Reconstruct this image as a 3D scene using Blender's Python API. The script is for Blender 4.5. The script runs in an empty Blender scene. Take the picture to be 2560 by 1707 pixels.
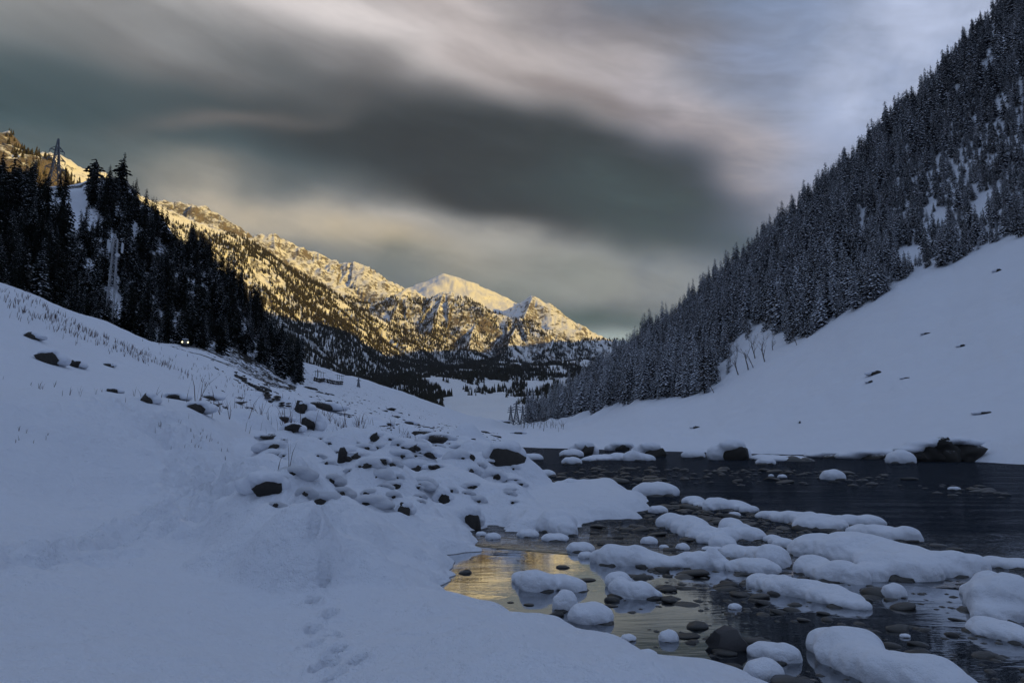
import bpy, bmesh, math, random
import numpy as np
from mathutils import Vector, Matrix

random.seed(7)
RNG = np.random.default_rng(11)
scene = bpy.context.scene
COL = scene.collection
R = math.radians

# ------------------------------------------------------------------ camera
HC = 1.5                      # eye height above the water
PITCH = R(8.0)
F = 2560 * 24.0 / 36.0        # focal length in photograph pixels
cam_d = bpy.data.cameras.new('camera')
cam_d.lens = 24.0
cam_d.sensor_width = 36.0
cam_d.clip_start = 0.05
cam_d.clip_end = 60000
cam = bpy.data.objects.new('camera', cam_d)
COL.objects.link(cam)
cam.location = (0, 0, HC)
cam.rotation_euler = (R(90) + PITCH, 0, 0)
scene.camera = cam

# ------------------------------------------------------------------ light and exposure
SUN_AZ = R(115)               # clockwise from the view direction (+Y)
SUN_EL = R(13)
sun_d = bpy.data.lights.new('sun', 'SUN')
sun_d.energy = 4.5
sun_d.angle = R(0.5)
sun_d.color = (1.0, 0.64, 0.05)
sun = bpy.data.objects.new('sun', sun_d)
COL.objects.link(sun)
sv = Vector((math.sin(SUN_AZ) * math.cos(SUN_EL), math.cos(SUN_AZ) * math.cos(SUN_EL), math.sin(SUN_EL)))
sun.rotation_euler = sv.to_track_quat('Z', 'Y').to_euler()
sun.location = sv * 3000
scene.view_settings.view_transform = 'Standard'
scene.view_settings.look = 'None'
scene.view_settings.exposure = 0.0
scene.view_settings.gamma = 1.0
scene.view_settings.use_curve_mapping = False
scene.cycles.max_bounces = 5
scene.cycles.diffuse_bounces = 2
scene.cycles.glossy_bounces = 3
scene.cycles.transparent_max_bounces = 8
scene.cycles.volume_bounces = 0
scene.cycles.use_denoising = True
scene.cycles.use_adaptive_sampling = True
scene.cycles.adaptive_threshold = 0.02


# ------------------------------------------------------------------ picture geometry helpers
def ray(u, v):
    a = (u - 1280) / F
    b = (853.5 - v) / F
    return (a, math.cos(PITCH) - b * math.sin(PITCH), math.sin(PITCH) + b * math.cos(PITCH))


def P(u, v, r):
    d = ray(u, v)
    s = r / math.hypot(d[0], d[1])
    return (d[0] * s, d[1] * s, HC + d[2] * s)


def W(u, v, z=0.0):
    d = ray(u, v)
    s = (z - HC) / d[2]
    return (d[0] * s, d[1] * s, z)


def project(p):
    x, y, z = p[..., 0], p[..., 1], p[..., 2] - HC
    c, s = math.cos(PITCH), math.sin(PITCH)
    f = y * c + z * s
    up = -y * s + z * c
    return 1280 + F * x / f, 853.5 - F * up / f


def azel(u, v):
    d = ray(u, v)
    return math.atan2(d[0], d[1]), math.atan2(d[2], math.hypot(d[0], d[1]))


# ------------------------------------------------------------------ sky
def lin(c):
    return tuple(((x / 255) / 12.92 if x / 255 <= 0.04045 else ((x / 255 + 0.055) / 1.055) ** 2.4) for x in c)


world = bpy.data.worlds.new('World')
scene.world = world
world.use_nodes = True
world.cycles.sampling_method = 'MANUAL'
world.cycles.sample_map_resolution = 512
wn, wl = world.node_tree.nodes, world.node_tree.links
wn.clear()


def wmath(op, a, b=None, c=None, clamp=False):
    n = wn.new('ShaderNodeMath')
    n.operation = op
    n.use_clamp = clamp
    for i, q in enumerate((a, b, c)):
        if q is None:
            continue
        if isinstance(q, (int, float)):
            n.inputs[i].default_value = q
        else:
            wl.new(q, n.inputs[i])
    return n.outputs[0]


SKY = 0.1
tc = wn.new('ShaderNodeTexCoord')
sep = wn.new('ShaderNodeSeparateXYZ')
wl.new(tc.outputs['Generated'], sep.inputs[0])
az0 = wmath('ARCTAN2', sep.outputs[0], sep.outputs[1])
el0 = wmath('ARCSINE', sep.outputs[2])


def wnoise(su, sv_, detail, rough, seed, distort=0.0, tilt=0.0):
    """noise over (azimuth, elevation), streaked by the two scales and turned by tilt"""
    cu, su_ = math.cos(tilt), math.sin(tilt)
    a = wmath('ADD', wmath('MULTIPLY', az0, cu), wmath('MULTIPLY', el0, su_))
    b = wmath('SUBTRACT', wmath('MULTIPLY', el0, cu), wmath('MULTIPLY', az0, su_))
    cb = wn.new('ShaderNodeCombineXYZ')
    wl.new(wmath('MULTIPLY', a, su), cb.inputs[0])
    wl.new(wmath('MULTIPLY', b, sv_), cb.inputs[1])
    cb.inputs[2].default_value = seed
    n = wn.new('ShaderNodeTexNoise')
    n.inputs['Scale'].default_value = 1.0
    n.inputs['Detail'].default_value = detail
    n.inputs['Roughness'].default_value = rough
    n.inputs['Distortion'].default_value = distort
    wl.new(cb.outputs[0], n.inputs['Vector'])
    return wmath('SUBTRACT', n.outputs['Fac'], 0.5)


warp_a = wnoise(5, 9, 1, 0.5, 3.1)
warp_b = wnoise(4, 10, 1, 0.5, 9.7)
streak = wnoise(3.0, 14, 3, 0.55, 5.3, 0.3, R(-14))
puff = wnoise(10, 8, 2, 0.5, 1.7, 0.3)
puff2 = wnoise(10, 13, 4, 0.5, 4.4, 0.15, R(24))
fine = wnoise(7, 26, 4, 0.6, 8.8, 0.4, R(-12))
AZ = wmath('ADD', az0, wmath('MULTIPLY', warp_a, 0.16))
EL = wmath('ADD', el0, wmath('MULTIPLY', warp_b, 0.10))

sky = wn.new('ShaderNodeTexSky')
sky.sky_type = 'NISHITA'
sky.sun_disc = False
sky.sun_elevation = SUN_EL
sky.sun_rotation = SUN_AZ
sky.altitude = 2700
sky.air_density = 1.0
sky.dust_density = 0.6
sky.ozone_density = 3.0

cur = sky.outputs[0]


def layer(fac, rgb, k=1.0):
    """lay a cloud of this (display) colour over the sky with the given cover"""
    global cur
    m = wn.new('ShaderNodeMix')
    m.data_type = 'RGBA'
    wl.new(fac, m.inputs[0])
    wl.new(cur, m.inputs[6])
    c = lin(rgb)
    m.inputs[7].default_value = (c[0] / SKY * k, c[1] / SKY * k, c[2] / SKY * k, 1)
    cur = m.outputs[2]


def blob(u, v, hw, hh, tilt=0.0, power=1.0, amp=1.0, mod=None, mk=0.0):
    a0, e0 = azel(u, v)
    wa, wb = hw / F, hh / F
    da, de = wmath('SUBTRACT', AZ, a0), wmath('SUBTRACT', EL, e0)
    ct, st = math.cos(R(tilt)), math.sin(R(tilt))
    p = wmath('DIVIDE', wmath('ADD', wmath('MULTIPLY', da, ct), wmath('MULTIPLY', de, st)), wa)
    q = wmath('DIVIDE', wmath('SUBTRACT', wmath('MULTIPLY', de, ct), wmath('MULTIPLY', da, st)), wb)
    s = wmath('ADD', wmath('MULTIPLY', p, p), wmath('MULTIPLY', q, q))
    if power != 1.0:
        s = wmath('POWER', s, power)
    g = wmath('MULTIPLY', wmath('EXPONENT', wmath('MULTIPLY', s, -1.0)), amp)
    if mod is not None:
        g = wmath('MULTIPLY', g, wmath('ADD', wmath('MULTIPLY', mod, mk), 1.0, clamp=False))
    return wmath('MINIMUM', wmath('MAXIMUM', g, 0.0), 1.0)


# the wide, thin, bluish cloud that covers the whole sky
veil = wmath('ADD', wmath('MULTIPLY', streak, 0.9), 0.80, clamp=True)
layer(veil, (116, 130, 154))
ovc = wn.new('ShaderNodeVectorMath')
ovc.operation = 'SCALE'
wl.new(cur, ovc.inputs[0])
wl.new(wmath('ADD', wmath('MULTIPLY', wmath('MAXIMUM', sep.outputs[2], 0.0), 2.0), 0.13), ovc.inputs['Scale'])
cur = ovc.outputs[0]
# everything ahead of the camera: cloud bands
layer(blob(700, 380, 1600, 620, 0, 1.8, 0.94), (98, 107, 113))
layer(blob(100, 20, 700, 90, 3, 1.1, 0.85, streak, 1.5), (176, 176, 176))
layer(blob(60, 290, 560, 180, -4, 1.3, 0.92), (62, 86, 93))
layer(blob(2120, 300, 520, 420, 40, 1.5, 0.85, fine, 1.6), (126, 145, 180))
layer(blob(2330, 70, 330, 200, 35, 1.2, 0.9, puff2, 2.5), (182, 194, 222))
layer(blob(850, 60, 680, 95, -6, 1.1, 1.0, streak, 1.4), (226, 219, 218))
layer(blob(1330, 160, 500, 105, -17, 1.2, 0.95, streak, 1.4), (196, 187, 186))
layer(blob(1500, 60, 420, 70, -14, 1.2, 0.60), (128, 122, 126))
layer(blob(1740, 320, 330, 75, -37, 1.2, 0.90, fine, 2.0), (178, 172, 178))
layer(blob(560, 165, 520, 60, -6, 1.1, 0.55, streak, 2.0), (95, 95, 98))
layer(blob(1000, 215, 480, 60, -9, 1.1, 0.50, streak, 2.0), (95, 94, 97))
layer(blob(1500, 265, 300, 45, -20, 1.1, 0.55, streak, 1.5), (104, 96, 98))
layer(blob(700, 330, 680, 120, -4, 1.4, 0.78, fine, 1.2), (66, 80, 85))
layer(blob(1260, 430, 680, 135, -9, 2.8, 0.97, fine, 1.0), (53, 58, 62))
layer(blob(1660, 545, 380, 100, -18, 1.6, 0.90, fine, 1.0), (66, 80, 84))
layer(blob(560, 300, 240, 26, 16, 1.0, 0.40, streak, 2.0), (126, 120, 118))
layer(blob(1000, 625, 620, 100, -7, 1.6, 0.98, puff2, 2.2), (176, 172, 166))
layer(blob(1450, 690, 330, 90, -4, 1.4, 0.80, puff2, 2.0), (146, 150, 146))
layer(blob(820, 585, 330, 60, -12, 1.3, 0.75, puff2, 2.0), (198, 184, 160))
layer(blob(1150, 735, 480, 70, -10, 1.2, 0.55, puff2, 2.0), (84, 102, 104))
layer(blob(1500, 775, 160, 30, 0, 1.2, 0.7, puff, 1.5), (84, 104, 102))
layer(blob(1520, 838, 230, 36, 0, 1.4, 0.85), (176, 190, 186))

tx = wn.new('ShaderNodeVectorMath')
tx.operation = 'SCALE'
wl.new(cur, tx.inputs[0])
wl.new(wmath('ADD', wmath('MULTIPLY', fine, 0.60), 1.0), tx.inputs['Scale'])
cur = tx.outputs[0]
bg = wn.new('ShaderNodeBackground')
bg.inputs['Strength'].default_value = SKY
wl.new(cur, bg.inputs['Color'])
wo = wn.new('ShaderNodeOutputWorld')
wl.new(bg.outputs[0], wo.inputs['Surface'])


# ------------------------------------------------------------------ numpy noise
def _hash(ix, iy, seed):
    h = (ix.astype(np.int64) * 374761393 + iy.astype(np.int64) * 668265263 + seed * 982451653) & 0xFFFFFFFF
    h = ((h ^ (h >> 13)) * 1274126177) & 0xFFFFFFFF
    return (h ^ (h >> 16)) & 0xFFFFFFFF


def perlin(x, y, seed=0):
    x = np.asarray(x, float)
    y = np.asarray(y, float)
    ix, iy = np.floor(x), np.floor(y)
    fx, fy = x - ix, y - iy
    ux, uy = fx * fx * fx * (fx * (fx * 6 - 15) + 10), fy * fy * fy * (fy * (fy * 6 - 15) + 10)

    def g(ox, oy):
        a = _hash(ix + ox, iy + oy, seed) * (2 * math.pi / 4294967296.0)
        return np.cos(a) * (fx - ox) + np.sin(a) * (fy - oy)
    n0 = g(0, 0) * (1 - ux) + g(1, 0) * ux
    n1 = g(0, 1) * (1 - ux) + g(1, 1) * ux
    return (n0 * (1 - uy) + n1 * uy) * 1.5


def fbm(x, y, octv=4, seed=0, gain=0.5):
    s, a = 0.0, 1.0
    for o in range(octv):
        s = s + a * perlin(x * 2 ** o + 17.3 * o, y * 2 ** o - 9.1 * o, seed + o)
        a *= gain
    return s


def ridged(x, y, octv=4, seed=0, gain=0.5):
    s, a = 0.0, 1.0
    for o in range(octv):
        s = s + a * (1 - 2 * np.abs(perlin(x * 2 ** o + 3.7 * o, y * 2 ** o + 5.1 * o, seed + o)))
        a *= gain
    return s


def sstep(a, b, x):
    t = np.clip((x - a) / (b - a), 0, 1)
    return t * t * (3 - 2 * t)


def poly_sdf(px, py, poly):
    """signed distance, positive inside"""
    n = len(poly)
    d = np.full(px.shape, 1e18)
    inside = np.zeros(px.shape, bool)
    for i in range(n):
        x0, y0 = poly[i][:2]
        x1, y1 = poly[(i + 1) % n][:2]
        ex, ey = x1 - x0, y1 - y0
        wx, wy = px - x0, py - y0
        t = np.clip((wx * ex + wy * ey) / (ex * ex + ey * ey + 1e-12), 0, 1)
        d = np.minimum(d, (wx - ex * t) ** 2 + (wy - ey * t) ** 2)
        if y0 != y1:
            c = ((y0 > py) != (y1 > py)) & (px < (x1 - x0) * (py - y0) / (y1 - y0) + x0)
            inside ^= c
    d = np.sqrt(d)
    return np.where(inside, d, -d)


def in_poly(u, v, poly):
    inside = np.zeros(np.shape(u), bool)
    n = len(poly)
    for i in range(n):
        x0, y0 = poly[i]
        x1, y1 = poly[(i + 1) % n]
        if y0 != y1:
            inside ^= ((y0 > v) != (y1 > v)) & (u < (x1 - x0) * (v - y0) / (y1 - y0) + x0)
    return inside


# ------------------------------------------------------------------ materials
def new_mat(name):
    m = bpy.data.materials.new(name)
    m.use_nodes = True
    nt = m.node_tree
    return m, nt, nt.nodes, nt.links, nt.nodes['Principled BSDF']


def N(nt, kind, **kw):
    n = nt.nodes.new(kind)
    for k, q in kw.items():
        if k in n.inputs:
            n.inputs[k].default_value = q
        else:
            setattr(n, k, q)
    return n


def mth(nt, op, a, b=None, clamp=False):
    n = nt.nodes.new('ShaderNodeMath')
    n.operation = op
    n.use_clamp = clamp
    for i, q in enumerate((a, b)):
        if q is None:
            continue
        if isinstance(q, (int, float)):
            n.inputs[i].default_value = q
        else:
            nt.links.new(q, n.inputs[i])
    return n.outputs[0]


def mixc(nt, fac, a, b):
    m = nt.nodes.new('ShaderNodeMix')
    m.data_type = 'RGBA'
    for sock, q in ((m.inputs[0], fac), (m.inputs[6], a), (m.inputs[7], b)):
        if isinstance(q, (int, float)):
            sock.default_value = q
        elif isinstance(q, tuple):
            sock.default_value = q if len(q) == 4 else q + (1,)
        else:
            nt.links.new(q, sock)
    return m.outputs[2]


def tex(nt, scale, detail=4, rough=0.5, coord='Object', vec_scale=None, distort=0.0):
    c = nt.nodes.new('ShaderNodeTexCoord')
    out = c.outputs[coord]
    if vec_scale:
        mp = nt.nodes.new('ShaderNodeMapping')
        mp.inputs['Scale'].default_value = vec_scale
        nt.links.new(out, mp.inputs[0])
        out = mp.outputs[0]
    n = nt.nodes.new('ShaderNodeTexNoise')
    n.inputs['Scale'].default_value = scale
    n.inputs['Detail'].default_value = detail
    n.inputs['Roughness'].default_value = rough
    n.inputs['Distortion'].default_value = distort
    nt.links.new(out, n.inputs['Vector'])
    return n.outputs['Fac']


def bump(nt, height, strength, dist, bsdf):
    b = nt.nodes.new('ShaderNodeBump')
    b.inputs['Strength'].default_value = strength
    b.inputs['Distance'].default_value = dist
    nt.links.new(height, b.inputs['Height'])
    nt.links.new(b.outputs[0], bsdf.inputs['Normal'])
    return b


SNOWC = (0.80, 0.83, 0.90)


def snow_mat(name, s1=9.0, d1=0.03, s2=70.0, tint=SNOWC):
    m, nt, nn, ll, b = new_mat(name)
    n1 = tex(nt, s1, 5, 0.55)
    n2 = tex(nt, s2, 2, 0.6)
    h = mth(nt, 'ADD', mth(nt, 'MULTIPLY', n1, 1.0), mth(nt, 'MULTIPLY', n2, 0.22))
    bump(nt, h, 0.9, d1 * 1.6, b)
    c = mixc(nt, tex(nt, s1 * 0.3, 3), tuple(x * 0.94 for x in tint), tint)
    ll.new(c, b.inputs['Base Color'])
    b.inputs['Roughness'].default_value = 0.75
    b.inputs['Specular IOR Level'].default_value = 0.25
    return m


def stone_mat(name, c1, c2, rough=0.55, scale=6.0, frost=0.0, wet=False):
    m, nt, nn, ll, b = new_mat(name)
    oi = nn.new('ShaderNodeObjectInfo')
    f = tex(nt, scale, 6, 0.65)
    c = mixc(nt, f, c1, c2)
    v = mth(nt, 'ADD', mth(nt, 'MULTIPLY', oi.outputs['Random'], 0.9), 0.55)
    hs = nn.new('ShaderNodeHueSaturation')
    ll.new(c, hs.inputs['Color'])
    ll.new(v, hs.inputs['Value'])
    c = hs.outputs[0]
    if frost:
        g = nn.new('ShaderNodeNewGeometry')
        sp = nn.new('ShaderNodeSeparateXYZ')
        ll.new(g.outputs['Normal'], sp.inputs[0])
        k = mth(nt, 'ADD', sp.outputs[2], mth(nt, 'MULTIPLY', mth(nt, 'SUBTRACT', tex(nt, scale * 2.5, 5, 0.7), 0.5), 1.8))
        k = mth(nt, 'MULTIPLY', mth(nt, 'SUBTRACT', k, 1.0 - frost), 5.0, clamp=True)
        c = mixc(nt, k, c, SNOWC)
    ll.new(c, b.inputs['Base Color'])
    bump(nt, tex(nt, scale * 3, 6, 0.7), 0.6, 0.02 if not wet else 0.006, b)
    b.inputs['Roughness'].default_value = rough
    return m


M = {}
M['snow'] = snow_mat('ground_snow', 5.0, 0.045, 60)
M['cap'] = snow_mat('fresh_snow', 12.0, 0.02, 110)
M['stone'] = stone_mat('dark_boulder', (0.012, 0.011, 0.010), (0.055, 0.048, 0.040), 0.85, 5.0, frost=0.10)
M['pebble'] = stone_mat('wet_pebble', (0.010, 0.011, 0.007), (0.060, 0.055, 0.052), 0.35, 9.0, wet=True)
M['slab'] = stone_mat('grey_slab', (0.03, 0.03, 0.035), (0.13, 0.12, 0.12), 0.5, 14.0)
M['soil'] = stone_mat('dark_soil', (0.008, 0.007, 0.006), (0.035, 0.028, 0.02), 0.95, 3.0, frost=0.18)


def plain(name, c, rough=0.6, metal=0.0, emit=None, es=0.0, var=0.25, scale=8.0):
    m, nt, nn, ll, b = new_mat(name)
    f = tex(nt, scale, 4, 0.6)
    ll.new(mixc(nt, f, tuple(x * (1 - var) for x in c), tuple(min(1, x * (1 + var)) for x in c)), b.inputs['Base Color'])
    b.inputs['Roughness'].default_value = rough
    b.inputs['Metallic'].default_value = metal
    if emit:
        b.inputs['Emission Color'].default_value = emit + (1,)
        b.inputs['Emission Strength'].default_value = es
    return m


M['bark'] = plain('bark', (0.035, 0.026, 0.020), 0.9)
M['birch'] = plain('bare_bark', (0.12, 0.10, 0.092), 0.9)
M['steel'] = plain('galvanised_steel', (0.16, 0.17, 0.19), 0.55, 0.6)
M['mast'] = plain('pale_mast_steel', (0.42, 0.43, 0.46), 0.5, 0.2)
M['antenna'] = plain('antenna_white', (0.6, 0.62, 0.65), 0.5)
M['weed'] = plain('dry_weed', (0.075, 0.040, 0.036), 0.9)
M['carpaint'] = plain('car_paint', (0.10, 0.11, 0.12), 0.35)
M['glass'] = plain('car_glass', (0.02, 0.022, 0.025), 0.1)
M['tyre'] = plain('tyre_rubber', (0.02, 0.02, 0.02), 0.9)
M['lamp'] = plain('headlight', (1, 0.9, 0.6), 0.3, 0, (1.0, 0.84, 0.40), 5.0, 0.0)
M['masonry'] = stone_mat('drystone', (0.02, 0.018, 0.016), (0.085, 0.075, 0.065), 0.9, 2.0)
M['ice'] = plain('river_ice', (0.10, 0.115, 0.15), 0.22)


def tree_mat(name, green, snow_amt, snow_scale=0.9):
    m, nt, nn, ll, b = new_mat(name)
    g = nn.new('ShaderNodeNewGeometry')
    sp = nn.new('ShaderNodeSeparateXYZ')
    ll.new(g.outputs['Normal'], sp.inputs[0])
    oi = nn.new('ShaderNodeObjectInfo')
    n = tex(nt, snow_scale, 4, 0.7)
    k = mth(nt, 'ADD', sp.outputs[2], mth(nt, 'MULTIPLY', mth(nt, 'SUBTRACT', n, 0.5), 2.2))
    k = mth(nt, 'ADD', k, mth(nt, 'MULTIPLY', mth(nt, 'SUBTRACT', oi.outputs['Random'], 0.5), 0.6))
    k = mth(nt, 'MULTIPLY', mth(nt, 'SUBTRACT', k, 1.0 - snow_amt), 4.0, clamp=True)
    gc = mixc(nt, tex(nt, 1.7, 3), tuple(x * 0.55 for x in green), tuple(x * 1.3 for x in green))
    c = mixc(nt, k, gc, tuple(x * 0.95 for x in SNOWC))
    ll.new(c, b.inputs['Base Color'])
    b.inputs['Roughness'].default_value = 0.9
    b.inputs['Specular IOR Level'].default_value = 0.1
    return m


M['fir_snow'] = tree_mat('snowy_needles', (0.036, 0.033, 0.032), 0.92, 0.5)
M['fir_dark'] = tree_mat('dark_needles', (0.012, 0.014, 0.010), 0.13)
M['fir_far'] = tree_mat('far_needles', (0.046, 0.041, 0.026), 0.12, 0.25)


def mountain_mat():
    m, nt, nn, ll, b = new_mat('mountain_rock_and_snow')
    at = nn.new('ShaderNodeAttribute')
    at.attribute_name = 'rock'
    g = nn.new('ShaderNodeNewGeometry')
    sp = nn.new('ShaderNodeSeparateXYZ')
    ll.new(g.outputs['Normal'], sp.inputs[0])
    n1 = tex(nt, 0.035, 8, 0.72)
    n2 = tex(nt, 0.008, 6, 0.65)
    steep = mth(nt, 'SUBTRACT', 0.80, sp.outputs[2])
    k = mth(nt, 'ADD', mth(nt, 'MULTIPLY', steep, 1.6), mth(nt, 'MULTIPLY', mth(nt, 'SUBTRACT', n1, 0.5), 2.6))
    k = mth(nt, 'ADD', k, mth(nt, 'MULTIPLY', mth(nt, 'SUBTRACT', n2, 0.5), 0.8))
    k = mth(nt, 'ADD', k, mth(nt, 'SUBTRACT', at.outputs['Fac'], 0.55))
    k = mth(nt, 'MULTIPLY', k, 3.5, clamp=True)
    rock = mixc(nt, tex(nt, 0.02, 8, 0.7), (0.09, 0.075, 0.062), (0.30, 0.25, 0.21))
    c = mixc(nt, k, (0.82, 0.82, 0.83), rock)
    ll.new(c, b.inputs['Base Color'])
    b.inputs['Roughness'].default_value = 0.9
    b.inputs['Specular IOR Level'].default_value = 0.1
    h = mth(nt, 'ADD', mth(nt, 'MULTIPLY', tex(nt, 0.03, 9, 0.7), mth(nt, 'ADD', mth(nt, 'MULTIPLY', k, 0.8), 0.2)), 0.0)
    bump(nt, h, 1.0, 14.0, b)
    return m


M['mountain'] = mountain_mat()


def slope_mat():
    """snow ground with dark earth and rock where the ground attribute says so"""
    m, nt, nn, ll, b = new_mat('snow_slope')
    at = nn.new('ShaderNodeAttribute')
    at.attribute_name = 'rock'
    n0 = tex(nt, 0.9, 6, 0.65)
    k = mth(nt, 'ADD', at.outputs['Fac'], mth(nt, 'MULTIPLY', mth(nt, 'SUBTRACT', n0, 0.5), 1.6))
    k = mth(nt, 'MULTIPLY', mth(nt, 'SUBTRACT', k, 0.52), 8.0, clamp=True)
    gp = nn.new('ShaderNodeNewGeometry')
    sz = nn.new('ShaderNodeSeparateXYZ')
    ll.new(gp.outputs['Position'], sz.inputs[0])
    bed = mth(nt, 'MULTIPLY', mth(nt, 'SUBTRACT', 0.012, sz.outputs[2]), 80.0, clamp=True)
    n1 = tex(nt, 5.0, 5, 0.55)
    n2 = tex(nt, 60.0, 2, 0.6)
    n3 = tex(nt, 0.35, 5, 0.6)
    sn = mixc(nt, n3, (0.76, 0.79, 0.86), (0.82, 0.85, 0.92))
    earth = mixc(nt, tex(nt, 2.0, 5, 0.6), (0.010, 0.009, 0.008), (0.05, 0.042, 0.034))
    c = mixc(nt, k, sn, earth)
    c = mixc(nt, bed, c, mixc(nt, tex(nt, 14.0, 4), (0.012, 0.012, 0.007), (0.05, 0.048, 0.046)))
    ll.new(c, b.inputs['Base Color'])
    n4 = tex(nt, 22.0, 4, 0.65)
    h = mth(nt, 'ADD', mth(nt, 'ADD', mth(nt, 'ADD', n1, mth(nt, 'MULTIPLY', n4, 0.30)), mth(nt, 'MULTIPLY', n2, 0.12)), mth(nt, 'MULTIPLY', n3, 3.0))
    bump(nt, h, 0.85, 0.10, b)
    b.inputs['Roughness'].default_value = 0.78
    b.inputs['Specular IOR Level'].default_value = 0.2
    return m


M['slope'] = slope_mat()


def water_mat():
    m, nt, nn, ll, b = new_mat('river_water')
    nn.remove(b)
    g = nn.new('ShaderNodeNewGeometry')
    sp = nn.new('ShaderNodeSeparateXYZ')
    ll.new(g.outputs['Position'], sp.inputs[0])
    # calm pool near the bank, running water further out
    s = mth(nt, 'ADD', mth(nt, 'MULTIPLY', sp.outputs[0], 0.55), mth(nt, 'MULTIPLY', sp.outputs[1], 1.0))
    run = mth(nt, 'MULTIPLY', mth(nt, 'SUBTRACT', s, 9.5), 0.16, clamp=True)
    w1 = tex(nt, 1.0, 5, 0.6, 'Object', (1.6, 5.5, 1), 0.6)
    w2 = tex(nt, 1.0, 3, 0.5, 'Object', (5.0, 14.0, 1), 0.4)
    w3 = tex(nt, 1.0, 5, 0.65, 'Object', (0.30, 1.2, 1), 0.9)
    h = mth(nt, 'ADD', mth(nt, 'MULTIPLY', w1, 0.5), mth(nt, 'ADD', mth(nt, 'MULTIPLY', w2, 0.16), mth(nt, 'MULTIPLY', w3, 3.2)))
    amp = mth(nt, 'ADD', mth(nt, 'MULTIPLY', run, 1.0), 0.005)
    bp = nn.new('ShaderNodeBump')
    bp.inputs['Distance'].default_value = 0.34
    bp.inputs['Strength'].default_value = 1.0
    ll.new(mth(nt, 'MULTIPLY', h, amp), bp.inputs['Height'])
    fr = nn.new('ShaderNodeFresnel')
    fr.inputs['IOR'].default_value = 1.4
    ll.new(bp.outputs[0], fr.inputs['Normal'])
    gl = nn.new('ShaderNodeBsdfGlossy')
    ll.new(mth(nt, 'ADD', mth(nt, 'MULTIPLY', run, 0.05), 0.004), gl.inputs['Roughness'])
    ll.new(mixc(nt, run, (0.95, 0.97, 1.0), (0.47, 0.465, 0.475)), gl.inputs['Color'])
    ll.new(bp.outputs[0], gl.inputs['Normal'])
    tr = nn.new('ShaderNodeBsdfTransparent')
    tr.inputs['Color'].default_value = (0.55, 0.62, 0.64, 1)
    df = nn.new('ShaderNodeBsdfDiffuse')
    df.inputs['Color'].default_value = (0.009, 0.015, 0.024, 1)
    deep = nn.new('ShaderNodeMixShader')
    ll.new(mth(nt, 'ADD', mth(nt, 'MULTIPLY', run, 0.5), 0.40), deep.inputs[0])
    ll.new(tr.outputs[0], deep.inputs[1])
    ll.new(df.outputs[0], deep.inputs[2])
    mx = nn.new('ShaderNodeMixShader')
    ll.new(mth(nt, 'MULTIPLY', fr.outputs[0], mth(nt, 'SUBTRACT', 2.0, run), clamp=True), mx.inputs[0])
    ll.new(deep.outputs[0], mx.inputs[1])
    ll.new(gl.outputs[0], mx.inputs[2])
    ll.new(mx.outputs[0], nn['Material Output'].inputs['Surface'])
    return m


M['water'] = water_mat()


# ------------------------------------------------------------------ object helpers
def link(o, parent=None):
    COL.objects.link(o)
    if parent is not None:
        o.parent = parent
    return o


def mesh_obj(name, me, mat=None, parent=None, loc=None):
    if mat is not None and not me.materials:
        me.materials.append(mat)
    o = bpy.data.objects.new(name, me)
    if loc is not None:
        o.location = loc
    return link(o, parent)


def py_mesh(name, v, f, mat=None, smooth=False):
    me = bpy.data.meshes.new(name)
    me.from_pydata([tuple(p) for p in v], [], [tuple(q) for q in f])
    me.update()
    if mat:
        me.materials.append(mat)
    if smooth:
        me.polygons.foreach_set('use_smooth', [True] * len(me.polygons))
    return me


def np_mesh(name, verts, quads, mat=None, smooth=True):
    me = bpy.data.meshes.new(name)
    nv, nq = len(verts), len(quads)
    k = quads.shape[1]
    me.vertices.add(nv)
    me.vertices.foreach_set('co', np.ascontiguousarray(verts, np.float32).ravel())
    me.loops.add(nq * k)
    me.loops.foreach_set('vertex_index', np.ascontiguousarray(quads, np.int32).ravel())
    me.polygons.add(nq)
    me.polygons.foreach_set('loop_start', np.arange(0, nq * k, k, dtype=np.int32))
    me.polygons.foreach_set('loop_total', np.full(nq, k, np.int32))
    me.update(calc_edges=True)
    me.validate()
    if mat:
        me.materials.append(mat)
    if smooth:
        me.polygons.foreach_set('use_smooth', np.ones(len(me.polygons), bool))
    return me


def tag(o, label, cat, group=None, kind=None):
    if label:
        o['label'] = label
    if cat:
        o['category'] = cat
    if group:
        o['group'] = group
    if kind:
        o['kind'] = kind
    return o


def struct(o, label=None):
    o['kind'] = 'structure'
    if label:
        o['label'] = label
    return o


def thing(name, label, cat, loc, group=None, rz=0.0):
    o = bpy.data.objects.new(name, None)
    o.empty_display_size = 0.2
    o.location = loc
    o.rotation_euler = (0, 0, rz)
    link(o)
    return tag(o, label, cat, group)


def grid_quads(nr, nc):
    i = np.arange(nr * nc).reshape(nr, nc)
    return np.stack([i[:-1, :-1], i[:-1, 1:], i[1:, 1:], i[1:, :-1]], -1).reshape(-1, 4)


def set_attr(me, name, arr):
    a = me.attributes.new(name, 'FLOAT', 'POINT')
    a.data.foreach_set('value', np.ascontiguousarray(arr, np.float32).ravel())


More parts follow.
